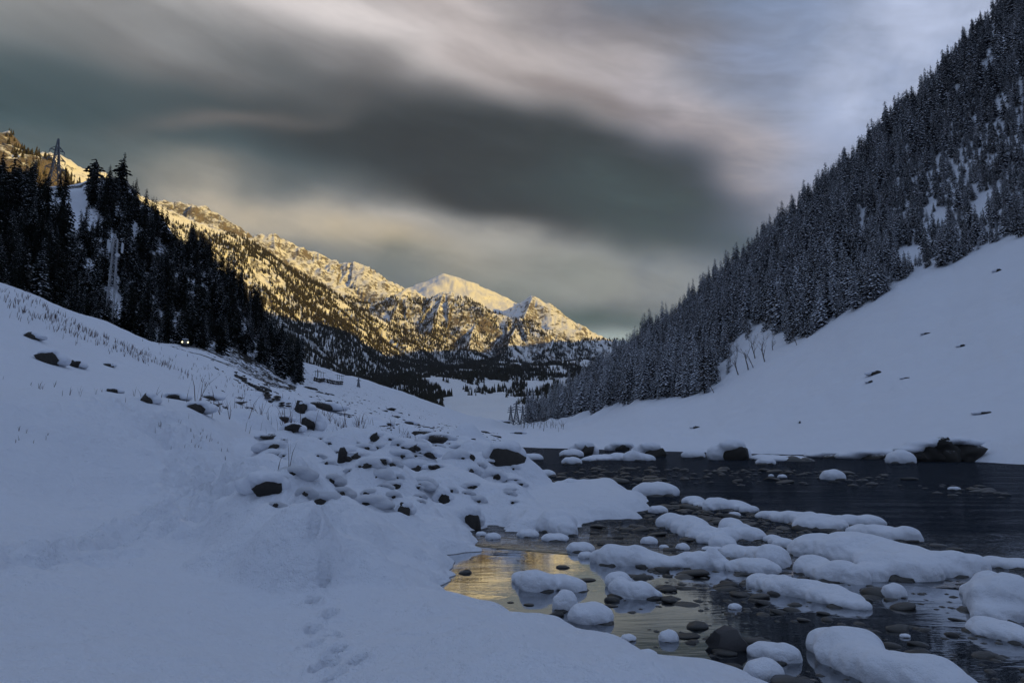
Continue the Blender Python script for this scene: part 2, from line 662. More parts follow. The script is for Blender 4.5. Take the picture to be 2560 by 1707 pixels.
# ------------------------------------------------------------------ the ground: a loft over level lines
# each level line: (u, v, range) in the photograph, or (u, None, range, height)
LEVELS = [
    # under the camera
    [(-2000, None, 0.9, 0.42), (1280, None, 0.9, 0.36), (4000, None, 0.9, 0.1)],
    [(-2000, None, 3.4, 0.55), (0, None, 3.4, 0.48), (700, None, 3.4, 0.42), (1280, None, 3.4, 0.36), (1900, None, 3.4, 0.22), (4000, None, 3.4, 0.0)],
    # foot of the snow bank
    [(-1500, 1330, 8), (-400, 1290, 9), (0, 1272, 11), (300, 1262, 12.5), (450, 1244, 13), (600, 1206, 14), (760, 1184, 16),
     (900, 1167, 18), (1150, 1155, 22), (1300, None, 26, 0.45), (1700, None, 26, 0.3), (4000, None, 20, 0.2)],
    # brow of the snow bank, far river bank
    [(-1500, 900, 13), (-400, 960, 15), (0, 977, 16), (153, 990, 16.5), (344, 1004, 17), (478, 1025, 18), (574, 1052, 20), (650, 1082, 24),
     (760, 1105, 30), (900, 1109, 36), (1100, 1111, 50), (1240, 1112, 75), (1330, None, 92, 0.35), (1540, None, 76, 0.35), (1653, None, 70, 0.35),
     (1896, None, 57, 0.4), (2137, None, 45, 0.5), (2300, None, 39, 0.6), (2430, None, 37, 1.2), (2560, None, 35, 1.3), (2900, None, 30, 1.0), (4000, None, 26, 1.0)],
    [(-1500, 860, 22), (-400, 948, 26), (0, 966, 28), (153, 978, 29), (344, 990, 31), (478, 1008, 34), (574, 1032, 38), (650, 1058, 42),
     (760, 1078, 50), (900, 1088, 60), (1100, 1096, 85), (1240, 1100, 120), (1330, 1108, 150), (1540, 1111, 110), (1896, 1117, 85),
     (2137, 1118, 70), (2296, 1106, 62), (2430, 1085, 60), (2560, 1070, 60), (2900, 1040, 55), (4000, 900, 50)],
    # left shoulder with the weeds; lower right slope
    [(-1500, 520, 60), (-400, 640, 60), (0, 713, 70), (76, 738, 73), (153, 773, 78), (191, 792, 82), (260, 812, 90), (330, 842, 96), (400, 870, 100),
     (500, 910, 110), (600, 950, 120), (700, 985, 130), (800, 1014, 140), (900, 1038, 150), (1000, 1056, 160), (1100, 1069, 180), (1174, 1077, 200),
     (1280, 1087, 220), (1330, 1091, 240), (1480, 1086, 220), (1600, 1072, 200), (1783, 1050, 180), (1993, 986, 165), (2247, 900, 160), (2560, 805, 155), (2900, 700, 150), (4000, 500, 140)],
    # foot of the dark hill; lower edge of the forest on the right
    [(-1500, 500, 140), (-400, 640, 145), (0, 718, 150), (76, 742, 155), (190, 790, 170), (270, 806, 180), (370, 838, 190), (450, 848, 195), (500, 856, 200), (600, 886, 210),
     (690, 930, 220), (760, 958, 230), (844, 982, 240), (921, 1000, 250), (1036, 1030, 270), (1128, 1052, 300), (1174, 1062, 320), (1280, 1078, 400),
     (1330, 1077, 430), (1400, 1069, 415), (1480, 1043, 380), (1600, 1003, 320), (1720, 994, 290), (1783, 976, 285), (1850, 936, 280), (1912, 900, 275),
     (1993, 860, 270), (2113, 793, 265), (2247, 712, 265), (2377, 668, 265), (2560, 587, 260), (2900, 430, 260), (4000, 100, 250)],
    # crest of the dark hill, brow of the pasture, crest of the wooded spur
    [(-1500, 250, 300), (-400, 470, 300), (0, 507, 300), (88, 491, 300), (153, 480, 300), (203, 470, 300), (230, 456, 292), (306, 457, 286), (333, 480, 284),
     (352, 514, 282), (383, 530, 280), (413, 560, 278), (444, 606, 276), (497, 637, 272), (543, 694, 268), (597, 740, 262), (643, 794, 256),
     (700, 874, 250), (722, 905, 255), (749, 906, 330), (844, 936, 360), (921, 955, 380), (1036, 993, 400), (1128, 1024, 420), (1174, 1039, 440),
     (1230, 1048, 470), (1290, 1064, 600), (1350, 1050, 590), (1439, 990, 580), (1518, 942, 570), (1600, 890, 560), (1741, 788, 550),
     (1905, 655, 540), (2057, 530, 540), (2166, 446, 550), (2297, 318, 560), (2438, 172, 570), (2560, 62, 580), (2900, -220, 600), (4000, -600, 620)],
]
LV_AZ = np.radians(np.arange(-180, 180.01, 0.1))


def build_levels():
    RR, ZZ = [], []
    for k, L in enumerate(LEVELS):
        A, r_, z_ = [], [], []
        for e in L:
            if e[1] is None:
                d = ray(e[0], 1093)
                A.append(math.atan2(d[0], d[1])); r_.append(e[2]); z_.append(e[3])
            else:
                p = P(*e)
                A.append(math.atan2(p[0], p[1])); r_.append(e[2]); z_.append(p[2])
        rm, zm = (r_[0] + r_[-1]) / 2, (z_[0] + z_[-1]) / 2
        A = np.array([-math.pi] + A + [math.pi]); r_ = np.array([rm] + r_ + [rm]); z_ = np.array([zm] + z_ + [zm])
        o = np.argsort(A, kind='stable')
        A, r_, z_ = A[o], r_[o], z_[o]
        rr = np.interp(LV_AZ, A, r_)
        zz = np.interp(LV_AZ, A, z_)
        w = [12, 12, 12, 9, 9, 8, 6, 3][k]
        ker = np.exp(-np.linspace(-2, 2, 2 * w + 1) ** 2); ker /= ker.sum()
        rr = np.convolve(np.pad(rr, w, mode='edge'), ker, 'valid')
        zz = np.convolve(np.pad(zz, w, mode='edge'), ker, 'valid')
        if k and True:
            rr = np.maximum(rr, RR[-1] * 1.06)
        RR.append(rr); ZZ.append(zz)
    # behind the crests: falls away into the side valleys
    zH, rH = ZZ[-1], RR[-1]
    right = sstep(R(0.5), R(6), LV_AZ)
    RR.append(rH * 1.25); ZZ.append(np.where(right > 0, zH * (0.92 * right + 0.8 * (1 - right)), np.minimum(zH * 0.75, zH - 8)) * (1 - 0.0))
    RR.append(rH * 1.25 + 350); ZZ.append(np.where(right > 0.5, zH * 0.55, np.minimum(zH * 0.45, 20.0)))
    return np.array(RR), np.array(ZZ)


LR, LZ = build_levels()


def loft(x, y):
    az = np.arctan2(x, y)
    r = np.hypot(x, y)
    K = len(LR)
    Rk = np.array([np.interp(az, LV_AZ, LR[k]) for k in range(K)])
    Zk = np.array([np.interp(az, LV_AZ, LZ[k]) for k in range(K)])
    h = Rk[1:] - Rk[:-1]
    dl = (Zk[1:] - Zk[:-1]) / h
    D = np.zeros_like(Zk)
    m = dl[1:] * dl[:-1] > 0
    w1, w2 = 2 * h[1:] + h[:-1], h[1:] + 2 * h[:-1]
    with np.errstate(all='ignore'):
        hm = (w1 + w2) / (w1 / dl[:-1] + w2 / dl[1:])
    D[1:-1] = np.where(m, hm, 0)
    D[0] = dl[0]; D[-1] = dl[-1]
    z = Zk[0].copy()
    for k in range(K - 1):
        s = (r >= Rk[k]) & (r <= Rk[k + 1])
        t = np.clip((r - Rk[k]) / h[k], 0, 1)
        t2, t3 = t * t, t * t * t
        zz = (2 * t3 - 3 * t2 + 1) * Zk[k] + (t3 - 2 * t2 + t) * h[k] * D[k] + (-2 * t3 + 3 * t2) * Zk[k + 1] + (t3 - t2) * h[k] * D[k + 1]
        z = np.where(s, zz, z)
    z = np.where(r > Rk[-1], Zk[-1], z)
    return z


# the river, outlined on the water plane
SHORE = [(1896, 1704), (1787, 1672), (1695, 1664), (1628, 1650), (1582, 1618), (1477, 1592), (1393, 1556), (1310, 1552), (1280, 1534), (1226, 1517),
         (1129, 1503), (1098, 1472), (1125, 1461), (1146, 1438), (1128, 1412), (1125, 1392), (1200, 1378), (1190, 1352), (1182, 1336), (1200, 1323), (1238, 1313),
         (1262, 1330), (1351, 1328), (1380, 1322), (1444, 1318), (1480, 1302), (1599, 1298), (1602, 1282), (1630, 1258), (1560, 1226), (1520, 1218),
         (1400, 1228), (1385, 1234), (1368, 1218), (1322, 1204), (1268, 1189), (1251, 1172), (1276, 1156), (1281, 1142), (1290, 1126), (1300, 1117.5),
         (1351, 1119.5), (1440, 1121), (1540, 1125), (1653, 1127.5), (1780, 1131), (1896, 1134.5), (2053, 1137), (2137, 1144), (2233, 1150), (2296, 1153), (2430, 1154), (2556, 1161), (2900, 1185)]
RIVER = [W(u, v)[:2] for u, v in SHORE] + [(45, 12), (48, -14), (4.6, -14), (3.4, -2.0), (2.35, 2.0)]

# snow-covered boulders that swell the ground
DOMES = []


def dome_px(u, v, hw, hh):
    DOMES.append((u, v, hw, hh))


for q in [(1180, 1335, 95, 40), (1010, 1270, 60, 45), (640, 1215, 70, 70), (905, 1250, 60, 45), (1400, 1330, 75, 26), (870, 1140, 70, 70),
          (940, 1150, 60, 45), (1010, 1180, 70, 60), (1170, 1115, 60, 40), (950, 1085, 40, 30), (1080, 1170, 60, 40), (1170, 1150, 60, 45),
          (760, 1080, 60, 60), (300, 1330, 60, 30), (1075, 1285, 70, 32), (1310, 1290, 70, 26), (700, 1310, 80, 35), (1500, 1270, 90, 16), (1420, 1260, 80, 14),
          (1120, 1420, 60, 18), (1090, 1460, 50, 30), (1100, 1375, 60, 20), (1230, 1520, 70, 28), (1420, 1580, 90, 30), (1560, 1640, 90, 26), (1000, 1380, 120, 40),
          (840, 1205, 70, 30), (740, 1240, 70, 35), (1200, 1240, 70, 40), (1150, 1200, 60, 30), (980, 1225, 70, 30), (1260, 1170, 50, 25), (650, 1160, 60, 30)]:
    dome_px(*q)

FOOT = [(772, 1424), (796, 1478), (806, 1530), (800, 1580), (832, 1636), (800, 1704)]
FOOT2 = [(836, 1640), (868, 1652), (880, 1668)]
TRAIL = [(330, 1012), (400, 1040), (440, 1090), (490, 1150), (505, 1205), (480, 1260), (430, 1300), (330, 1330), (150, 1360), (-100, 1400)]
TRAIL2 = [(505, 1205), (560, 1240), (640, 1262), (720, 1320), (790, 1400)]


def solve_on(fn, u, v, lo=1.5, hi=900):
    """where the line of sight through this pixel meets a ground function"""
    rs = np.exp(np.linspace(math.log(lo), math.log(hi), 2600))
    d = ray(u, v)
    n = math.hypot(d[0], d[1])
    x, y, z = d[0] / n * rs, d[1] / n * rs, HC + d[2] / n * rs
    g = fn(x, y)
    i = np.argmax(z <= g)
    if z[i] > g[i]:
        return None
    return (x[i], y[i], g[i])


def _base(x, y):
    s = poly_sdf(x, y, RIVER)
    lf = loft(x, y)
    r = np.hypot(x, y)
    sc = np.where(r < 14, 0.55, np.where(r < 40, 1.3, 3.0))
    s = s + np.clip(r * 0.014, 0.05, 0.35) * fbm(x / sc, y / sc, 3, 15)
    d = np.maximum(-s, 0)
    lipw = np.clip(r * 0.05, 0.25, 1.2)
    liph = np.clip(r * 0.022, 0.16, 0.45)
    t = np.clip(d / lipw, 0, 1)
    lip = liph * (1 - np.exp(-2.6 * d / lipw))
    land = lip + np.maximum(lf - liph, -0.0) * sstep(0.0, 1.0, d / (3.0 + r * 0.05)) - 0.03
    bed = -0.03 - np.minimum(0.30, 0.10 * s)
    return np.where(s > 0, bed, land), s, r


DW = []
for (u, v, hw, hh) in DOMES:
    p = solve_on(lambda a, b: _base(a, b)[0], u, v)
    if p is None:
        continue
    rr = math.hypot(p[0], p[1])
    rad = hw / F * rr
    DW.append((p[0], p[1] + rad * 0.5, rad, hh / F * rr * 1.0))
# smaller hidden stones all over the flat beside the river
for i in range(520):
    rr = math.exp(random.uniform(math.log(6.5), math.log(95)))
    a = R(random.uniform(-21, 0.5))
    x, y = rr * math.sin(a), rr * math.cos(a)
    rad = random.uniform(0.22, 0.75) * (0.55 + rr / 45)
    DW.append((x, y, rad, rad * random.uniform(0.4, 1.05)))
for i in range(60):
    rr = random.uniform(3.2, 9)
    a = R(random.uniform(-8, 14))
    DW.append((rr * math.sin(a), rr * math.cos(a), random.uniform(0.3, 0.8), random.uniform(0.05, 0.14)))
DW = np.array(DW)
FW = []
for path in (FOOT, FOOT2):
    pp = [solve_on(lambda a, b: _base(a, b)[0], u, v)[:2] for u, v in path]
    side = 1
    for (x0, y0), (x1, y1) in zip(pp[:-1], pp[1:]):
        L_ = math.hypot(x1 - x0, y1 - y0)
        n_ = max(1, int(round(L_ / 0.30)))
        for i in range(n_):
            t_ = (i + random.uniform(0.3, 0.7)) / n_
            side = -side
            FW.append((x0 + (x1 - x0) * t_ + side * 0.05 + random.gauss(0, 0.015), y0 + (y1 - y0) * t_, random.uniform(0.06, 0.13)))
TW = [[solve_on(lambda a, b: _base(a, b)[0], u, v)[:2] for u, v in T] for T in (TRAIL, TRAIL2)]


def line_dist(x, y, pts):
    d = np.full(x.shape, 1e9)
    for (x0, y0), (x1, y1) in zip(pts[:-1], pts[1:]):
        ex, ey = x1 - x0, y1 - y0
        t = np.clip(((x - x0) * ex + (y - y0) * ey) / (ex * ex + ey * ey), 0, 1)
        d = np.minimum(d, np.hypot(x - x0 - ex * t, y - y0 - ey * t))
    return d


def ground_full(x, y):
    """height, river distance, dark-earth mask"""
    z, s, r = _base(x, y)
    az = np.arctan2(x, y)
    land = s < 0
    dl = np.maximum(-s, 0)
    shore = sstep(0.0, 1.2, dl)
    z = z + np.where(land, shore * (0.11 * fbm(x / 2.6, y / 2.2, 3, 21) * np.clip(12 / np.maximum(r, 6), 0.3, 1) + 0.022 * fbm(x / 0.55, y / 0.45, 3, 31)), 0)
    # wobble of the shore lip
    near = r < 130
    idx = np.nonzero(near & land)[0]
    xi, yi = x[idx], y[idx]
    add = np.zeros(len(idx))
    for (cx, cy, rad, hh) in DW:
        m = np.nonzero((np.abs(xi - cx) < rad * 1.5) & (np.abs(yi - cy) < rad * 1.5))[0]
        if len(m) == 0:
            continue
        q = np.hypot(xi[m] - cx, (yi[m] - cy)) / rad
        h = hh * np.clip(1 - (q / 1.35) ** 2.2, 0, 1) ** 1.25
        add[m] = np.sqrt(add[m] ** 2 + h ** 2)
    z[idx] += add * sstep(0.0, 1.5, dl[idx])
    for (fx, fy, dep) in FW:
        m = np.nonzero((np.abs(xi - fx) < 0.5) & (np.abs(yi - fy) < 0.6))[0]
        if len(m) == 0:
            continue
        dx, dy = (xi[m] - fx) / 0.045, (yi[m] - fy) / 0.085
        q = np.sqrt(dx * dx + dy * dy) + 0.25 * perlin(xi[m] * 14, yi[m] * 14, 5)
        z[idx[m]] += -dep * (1 - sstep(0.6, 1.25, q)) + 0.25 * dep * np.exp(-((q - 1.55) / 0.35) ** 2)
    for j, T in enumerate(TW):
        d = line_dist(xi, yi, T)
        k = np.exp(-(d / (0.75 if j == 0 else 0.4)) ** 2)
        z[idx] += k * (0.22 * fbm(xi / 0.42, yi / 0.42, 3, 77) - 0.06)
    # rough left slope and the distant ground
    far = sstep(24, 90, r)
    z = z + np.where(land, far * (0.8 * fbm(x / 26, y / 26, 4, 41) + 0.16 * fbm(x / 4.5, y / 4.5, 3, 43) * (az < R(1))), 0) * sstep(6, 40, dl)
    z = z + np.where(az > R(2), sstep(50, 130, r) * (0.22 * fbm(az * 22 + r / 200, r / 60, 4, 45) + 0.10 * fbm(x / 5, y / 5, 3, 46)), 0)
    # the dark hill and the spur are craggy
    u, v = project(np.stack([x, y, z], -1))
    hill = (az < R(-17.5)) & (r > 165)
    rough = np.where(hill, sstep(165, 215, r), 0) + np.where(az > R(1), sstep(300, 420, r), 0)
    crest = np.interp(az, LV_AZ, LR[7])
    cd = np.clip(np.abs(r - crest) / 40, 0.25, 1)
    z = z + rough * cd * np.where(az < 0, 2.2, 5.0) * (ridged(x / 60, y / 60, 4, 51) - np.where(az < 0, 1.3, 0.4))
    rock = np.zeros(x.shape)
    rock = np.where(hill, 0.56 + 0.55 * fbm(x / 14, y / 14, 4, 61) - 0.5 * (u > 60) * (u < 225) * (v > 465) * (v < 590), rock)
    # thin snow with earth showing on the rocky part of the left slope
    thin = sstep(R(-25), R(-19), az) * (1 - sstep(R(-5), R(0), az)) * sstep(60, 110, r) * (1 - sstep(300, 380, r))
    rock = np.maximum(rock, thin * (0.10 + 0.42 * ridged(x / 7, y / 5, 3, 71) * 0.6))
    rock = np.where(az > R(1), np.where(r > 300, 0.12, 0.0), rock)
    bed = (s > -0.03).astype(float)
    return z, s, rock, bed


def ground(x, y):
    return ground_full(np.atleast_1d(np.asarray(x, float)), np.atleast_1d(np.asarray(y, float)))[0]


def on_ground(u, v, lo=1.5, hi=900):
    p = solve_on(ground, u, v, lo, hi)
    return Vector(p) if p is not None else None


def make_ground():
    az = np.radians(np.concatenate([np.arange(-180, -52, 2.0), np.arange(-52, -40, 0.5), np.arange(-40, 40, 0.125), np.arange(40, 52, 0.5), np.arange(52, 180.1, 2.0)]))
    rs = np.concatenate([np.exp(np.arange(math.log(0.5), math.log(3.0), 0.05)), np.exp(np.arange(math.log(3.0), math.log(34), 0.0062)), np.exp(np.arange(math.log(34), math.log(130), 0.009)), np.exp(np.arange(math.log(130), math.log(1150), 0.0115))])
    A, Rr = np.meshgrid(az, rs)
    x, y = (Rr * np.sin(A)).ravel(), (Rr * np.cos(A)).ravel()
    z, s, rock, bed = ground_full(x, y)
    me = np_mesh('ground', np.stack([x, y, z], -1), grid_quads(len(rs), len(az)), M['slope'])
    set_attr(me, 'rock', rock)
    # close the small hole under the camera
    o = mesh_obj('ground', me)
    struct(o, 'snow covered valley ground with river bed, banks and slopes')
    return o


make_ground()

# water sheet
wv, wf = [], []
gx, gy = np.linspace(-14, 60, 30), np.linspace(-13, 112, 50)
X, Y = np.meshgrid(gx, gy)
river = mesh_obj('river', np_mesh('river', np.stack([X.ravel(), Y.ravel(), np.zeros(X.size)], -1), grid_quads(50, 30), M['water']))
struct(river, 'dark shallow river with a calm mirror pool by the bank')


# ------------------------------------------------------------------ mountains: ridge lines with falling flanks
def rl(pts, r0=None):
    """ridge polyline: (u, v[, range]); a missing range is interpolated"""
    idx = [i for i, p in enumerate(pts) if len(p) > 2]
    rr = np.interp(range(len(pts)), idx, [pts[i][2] for i in idx])
    return np.array([P(p[0], p[1], q) for p, q in zip(pts, rr)])


RIDGES = [  # points, flank slope, rockiness, forest
    (rl([(-600, 60, 1750), (-300, 190), (0, 327), (23, 338), (38, 357), (57, 377), (77, 396), (96, 419), (118, 465), (150, 560), (200, 680, 1850)]), 1.0, 0.72),
    (rl([(-500, 300, 1900), (-200, 400, 2050), (40, 415, 2150), (73, 394), (96, 382), (126, 380), (165, 392), (203, 420), (226, 422), (264, 432), (325, 474, 2350), (364, 495), (394, 510), (470, 545),
         (545, 572, 2560), (592, 588, 2630), (653, 622), (699, 657), (768, 695, 2850), (825, 725), (883, 764), (940, 791), (967, 806), (998, 821, 3080), (1036, 827), (1074, 838),
         (1128, 867, 3150), (1189, 882), (1230, 912), (1300, 975, 3200)]), 0.95, 0.30),
    (rl([(360, 530, 4300), (394, 501), (413, 499), (432, 507), (450, 504), (471, 508), (486, 509), (509, 512), (532, 526), (547, 547), (563, 549), (582, 560), (612, 581), (640, 605, 4300)]), 0.85, 0.62),
    (rl([(600, 640, 4900), (634, 595), (651, 582), (665, 590), (684, 582), (707, 599), (737, 613), (768, 624), (783, 627), (791, 630), (806, 653), (818, 660), (844, 660), (867, 657),
         (887, 653), (902, 662), (921, 676), (952, 699), (978, 710), (1005, 722), (1060, 760, 4700)]), 0.74, 0.52),
    (rl([(887, 653, 4800), (850, 705), (815, 760, 3900)]), 0.85, 0.50),
    (rl([(791, 630, 4800), (770, 680), (745, 730, 4000)]), 0.9, 0.60),
    (rl([(684, 582, 4850), (690, 640), (700, 700, 4000)]), 0.8, 0.50),
    (rl([(980, 780, 5800), (1020, 740), (1051, 714), (1086, 695), (1108, 683), (1128, 689), (1151, 695), (1174, 706), (1183, 716), (1206, 722), (1218, 722), (1235, 733), (1252, 745),
         (1269, 759), (1289, 766), (1330, 790, 5800)]), 0.62, 0.18),
    (rl([(915, 830, 3700), (940, 787), (985, 742), (1003, 727), (1017, 719, 4000), (1036, 724), (1060, 748), (1090, 742), (1112, 727, 3950), (1130, 731), (1149, 735), (1175, 750), (1195, 773), (1232, 782),
         (1272, 793), (1301, 796), (1330, 805), (1373, 825), (1413, 848), (1450, 880, 3700)]), 0.85, 0.50),
    (rl([(1017, 719, 4000), (985, 780), (960, 850, 3300)]), 0.95, 0.5),
    (rl([(1112, 727, 3950), (1085, 800), (1070, 880, 3200)]), 0.95, 0.5),
    (rl([(1205, 774, 3900), (1180, 830), (1165, 900, 3150)]), 0.95, 0.5),
    (rl([(1301, 796, 3850), (1275, 850), (1255, 910, 3100)]), 0.95, 0.5),
    (rl([(1390, 838, 3750), (1370, 880), (1345, 930, 3000)]), 0.9, 0.5),
    (rl([(1200, 830, 5000), (1279, 772), (1301, 756), (1318, 747), (1327, 739), (1334, 738), (1341, 745), (1350, 762), (1364, 779), (1371, 775), (1378, 782), (1387, 799), (1404, 811), (1433, 822),
         (1459, 834), (1487, 842), (1510, 847), (1560, 862), (1750, 930, 4600)]), 0.80, 0.45),
    (rl([(1334, 738, 4900), (1318, 775), (1300, 815, 4300)]), 1.0, 0.55),
    (rl([(1560, 850, 3900), (1500, 848), (1459, 850), (1430, 858, 3700)]), 0.9, 0.5),
]


def mount(x, y, detail=True):
    r = np.hypot(x, y)
    base = np.interp(r, [500, 620, 1100, 1500, 2200, 3000, 7000], [-20, 14, 52, 100, 210, 330, 700]) - 10
    best = np.full(x.shape, -1e9); bd = np.zeros(x.shape); bt = np.zeros(x.shape); rk = np.zeros(x.shape)
    for j, (pts, slope, rock) in enumerate(RIDGES):
        cum = 0.0
        for a, b in zip(pts[:-1], pts[1:]):
            e = b[:2] - a[:2]
            L2 = float(e @ e)
            L = math.sqrt(L2)
            t = np.clip(((x - a[0]) * e[0] + (y - a[1]) * e[1]) / L2, 0, 1)
            d = np.hypot(x - a[0] - e[0] * t, y - a[1] - e[1] * t)
            h = a[2] + (b[2] - a[2]) * t - slope * d * (1 - 0.22 * np.minimum(d / 1500, 1))
            m = h > best
            best = np.where(m, h, best); bd = np.where(m, d, bd); bt = np.where(m, cum + t * L + j * 5000, bt); rk = np.where(m, rock, rk)
            cum += L
    if detail:
        k = np.clip(bd / 180, 0.06, 1)
        fl = ridged(bt / 135 + 0.4 * fbm(x / 300, y / 300, 2, 5), bd / 900, 3, 81)
        best = best + k * (38 * fl - 16) * (0.25 + rk)
        best = best + k * (34 * ridged(x / 420, y / 420, 5, 91, 0.55) - 18) * (0.3 + rk)
        best = best + np.clip(bd / 60, 0.25, 1) * 9 * fbm(x / 60, y / 60, 4, 95) * (0.3 + rk)
        best = best + 11 * fbm(x / 48, y / 48, 3, 97) * np.maximum(rk - 0.2, 0) * 2
        base = base + 24 * fbm(x / 300, y / 300, 4, 99) * sstep(800, 1500, r)
    hh = best - base
    z = base + 0.5 * (hh + np.sqrt(hh * hh + 900.0))
    return z, bd, rk, best > base


def make_mountains():
    az = np.radians(np.concatenate([np.arange(-62, -40, 0.4), np.arange(-40, 12, 0.068), np.arange(12, 24, 0.4)]))
    rs = np.exp(np.arange(math.log(600), math.log(7200), 0.0072))
    A, Rr = np.meshgrid(az, rs)
    x, y = (Rr * np.sin(A)).ravel(), (Rr * np.cos(A)).ravel()
    z, bd, rk, mt = mount(x, y)
    me = np_mesh('mountain_range', np.stack([x, y, z], -1), grid_quads(len(rs), len(az)), M['mountain'])
    # forested lower flanks keep their snow; crags are bare
    rock = np.where(mt, rk, 0.05)
    set_attr(me, 'rock', rock)
    o = mesh_obj('mountain_range', me)
    struct(o, 'snowy mountain range with sunlit crags at the end of the valley')
    return o


make_mountains()


def make_east_range():
    """the range on the right side of the valley, beyond the wooded spur, whose shadow fills the valley"""
    crest = np.array([(2600, -4200, 1050), (2000, -1500, 1050), (1700, 0, 960), (1700, 720, 980), (1700, 1100, 950), (1700, 1550, 870), (1700, 1900, 900), (1700, 2500, 885),
                      (1700, 3030, 870), (1700, 3650, 780), (1800, 4500, 800), (2100, 6500, 900)], float)
    gx = np.arange(500, 4300, 60.0)
    gy = np.arange(-5000, 7600, 70.0)
    X, Y = np.meshgrid(gx, gy)
    x, y = X.ravel(), Y.ravel()
    best = np.full(x.shape, -1e9); bd = np.zeros(x.shape)
    for a, b in zip(crest[:-1], crest[1:]):
        e = b[:2] - a[:2]
        t = np.clip(((x - a[0]) * e[0] + (y - a[1]) * e[1]) / (e @ e), 0, 1)
        d = np.hypot(x - a[0] - e[0] * t, y - a[1] - e[1] * t)
        h = a[2] + (b[2] - a[2]) * t - 0.85 * d
        bd = np.where(h > best, d, bd); best = np.maximum(best, h)
    k = np.clip(bd / 250, 0.15, 1)
    best = best + k * (60 * ridged(x / 500, y / 500, 4, 7) - 20)
    z = np.maximum(best, -60)
    me = np_mesh('east_range', np.stack([x, y, z], -1), grid_quads(len(gy), len(gx)), M['mountain'])
    set_attr(me, 'rock', np.full(len(x), 0.3))
    struct(mesh_obj('mountain_range_east', me), 'mountain range on the right side of the valley')


make_east_range()


# ------------------------------------------------------------------ snow pillows: lobes fused into one soft body
_pend = []


def ico(sub):
    bm = bmesh.new()
    bmesh.ops.create_icosphere(bm, subdivisions=sub, radius=1.0)
    v = np.array([q.co[:] for q in bm.verts])
    f = np.array([[w.index for w in q.verts] for q in bm.faces])
    bm.free()
    return v, f


ICO1, ICO2, ICO3 = ico(1), ico(2), ico(3)


def pillow(lobes, voxel, smooth=7):
    """queue a fused body; lobes are (x, y, z, rx, ry, rz)"""
    vs, fs, o = [], [], 0
    for (x, y, z, a, b, c) in lobes:
        vs.append(ICO2[0] * (a, b, c) + (x, y, z))
        fs.append(ICO2[1] + o)
        o += len(ICO2[0])
    me = np_mesh('pillow', np.concatenate(vs), np.concatenate(fs))
    ob = bpy.data.objects.new('pillow_tmp', me)
    COL.objects.link(ob)
    m = ob.modifiers.new('r', 'REMESH')
    m.mode = 'VOXEL'
    m.voxel_size = voxel
    m.use_smooth_shade = True
    sm = ob.modifiers.new('s', 'SMOOTH')
    sm.iterations = smooth
    sm.factor = 0.6
    _pend.append(ob)
    return ob


def noise3(p, s, seed):
    return (perlin(p[:, 0] / s + p[:, 2] / s * 0.7, p[:, 1] / s - p[:, 2] / s * 0.4, seed) + perlin(p[:, 1] / s + 11, p[:, 2] / s + p[:, 0] / s * 0.3, seed + 3)) * 0.5


def finish_pillows():
    dg = bpy.context.evaluated_depsgraph_get()
    out = {}
    for ob in _pend:
        me = bpy.data.meshes.new_from_object(ob.evaluated_get(dg))
        n = len(me.vertices)
        co = np.empty(n * 3, np.float32); me.vertices.foreach_get('co', co); co = co.reshape(-1, 3).astype(float)
        no = np.empty(n * 3, np.float32); me.vertices.foreach_get('normal', no); no = no.reshape(-1, 3)
        ext = max(co[:, 0].max() - co[:, 0].min(), 1e-3)
        w = min(ext, 1.0)
        d = 0.055 * w * noise3(co, 0.30 * w, 3) + 0.022 * w * noise3(co, 0.10 * w, 9) * (1.25 - np.clip(no[:, 2], 0, 1))
        co = co + no * d[:, None]
        me.vertices.foreach_set('co', co.astype(np.float32).ravel())
        me.polygons.foreach_set('use_smooth', np.ones(len(me.polygons), bool))
        me.update()
        me.materials.clear()
        out[ob.name] = me
    for ob in list(_pend):
        nm = ob.name
        old = ob.data
        bpy.data.objects.remove(ob)
        bpy.data.meshes.remove(old)
    _pend.clear()
    return out


def rock_mesh(name, seed, flat=0.6, jag=0.35, src=ICO2, mat=None):
    v = src[0].copy()
    r = 1 + jag * noise3(v, 0.9, seed) * 1.6 + 0.5 * jag * noise3(v, 0.4, seed + 7)
    # chop a few facets
    rg = np.random.default_rng(seed)
    v = v * r[:, None]
    for _ in range(5):
        n = rg.normal(size=3); n /= np.linalg.norm(n)
        k = rg.uniform(0.62, 0.9)
        dd = v @ n
        v = v - np.maximum(dd - k, 0)[:, None] * n * 0.85
    v[:, 2] *= flat
    return np_mesh(name, v, src[1], mat, smooth=False)


def round_mesh(name, seed, flat=0.45, mat=None):
    v = ICO2[0].copy()
    r = 1 + 0.16 * noise3(v, 1.2, seed) * 2
    v = v * r[:, None]
    rg = np.random.default_rng(seed)
    for _ in range(2):
        n = rg.normal(size=3); n /= np.linalg.norm(n)
        dd = v @ n
        v = v - np.maximum(dd - 0.72, 0)[:, None] * n * 0.7
    v[:, 2] *= flat
    return np_mesh(name, v, ICO2[1], mat, smooth=True)


PEB = [round_mesh('pebble_shape', 100 + i, random.uniform(0.35, 0.6), M['pebble']) for i in range(8)]
ROCKS = [rock_mesh('rock_shape', 200 + i, 0.8, 0.5, ICO2, M['stone']) for i in range(6)]
PEB += [rock_mesh('angular_pebble', 150 + i, 0.55, 0.4, ICO2, M['pebble']) for i in range(4)]


def c7(cx, cy):
    return 1100 + cx * 0.4191, 1050 + cy * 0.4191


def c8(cx, cy):
    return 1760 + cx * 0.4191, 1050 + cy * 0.4191


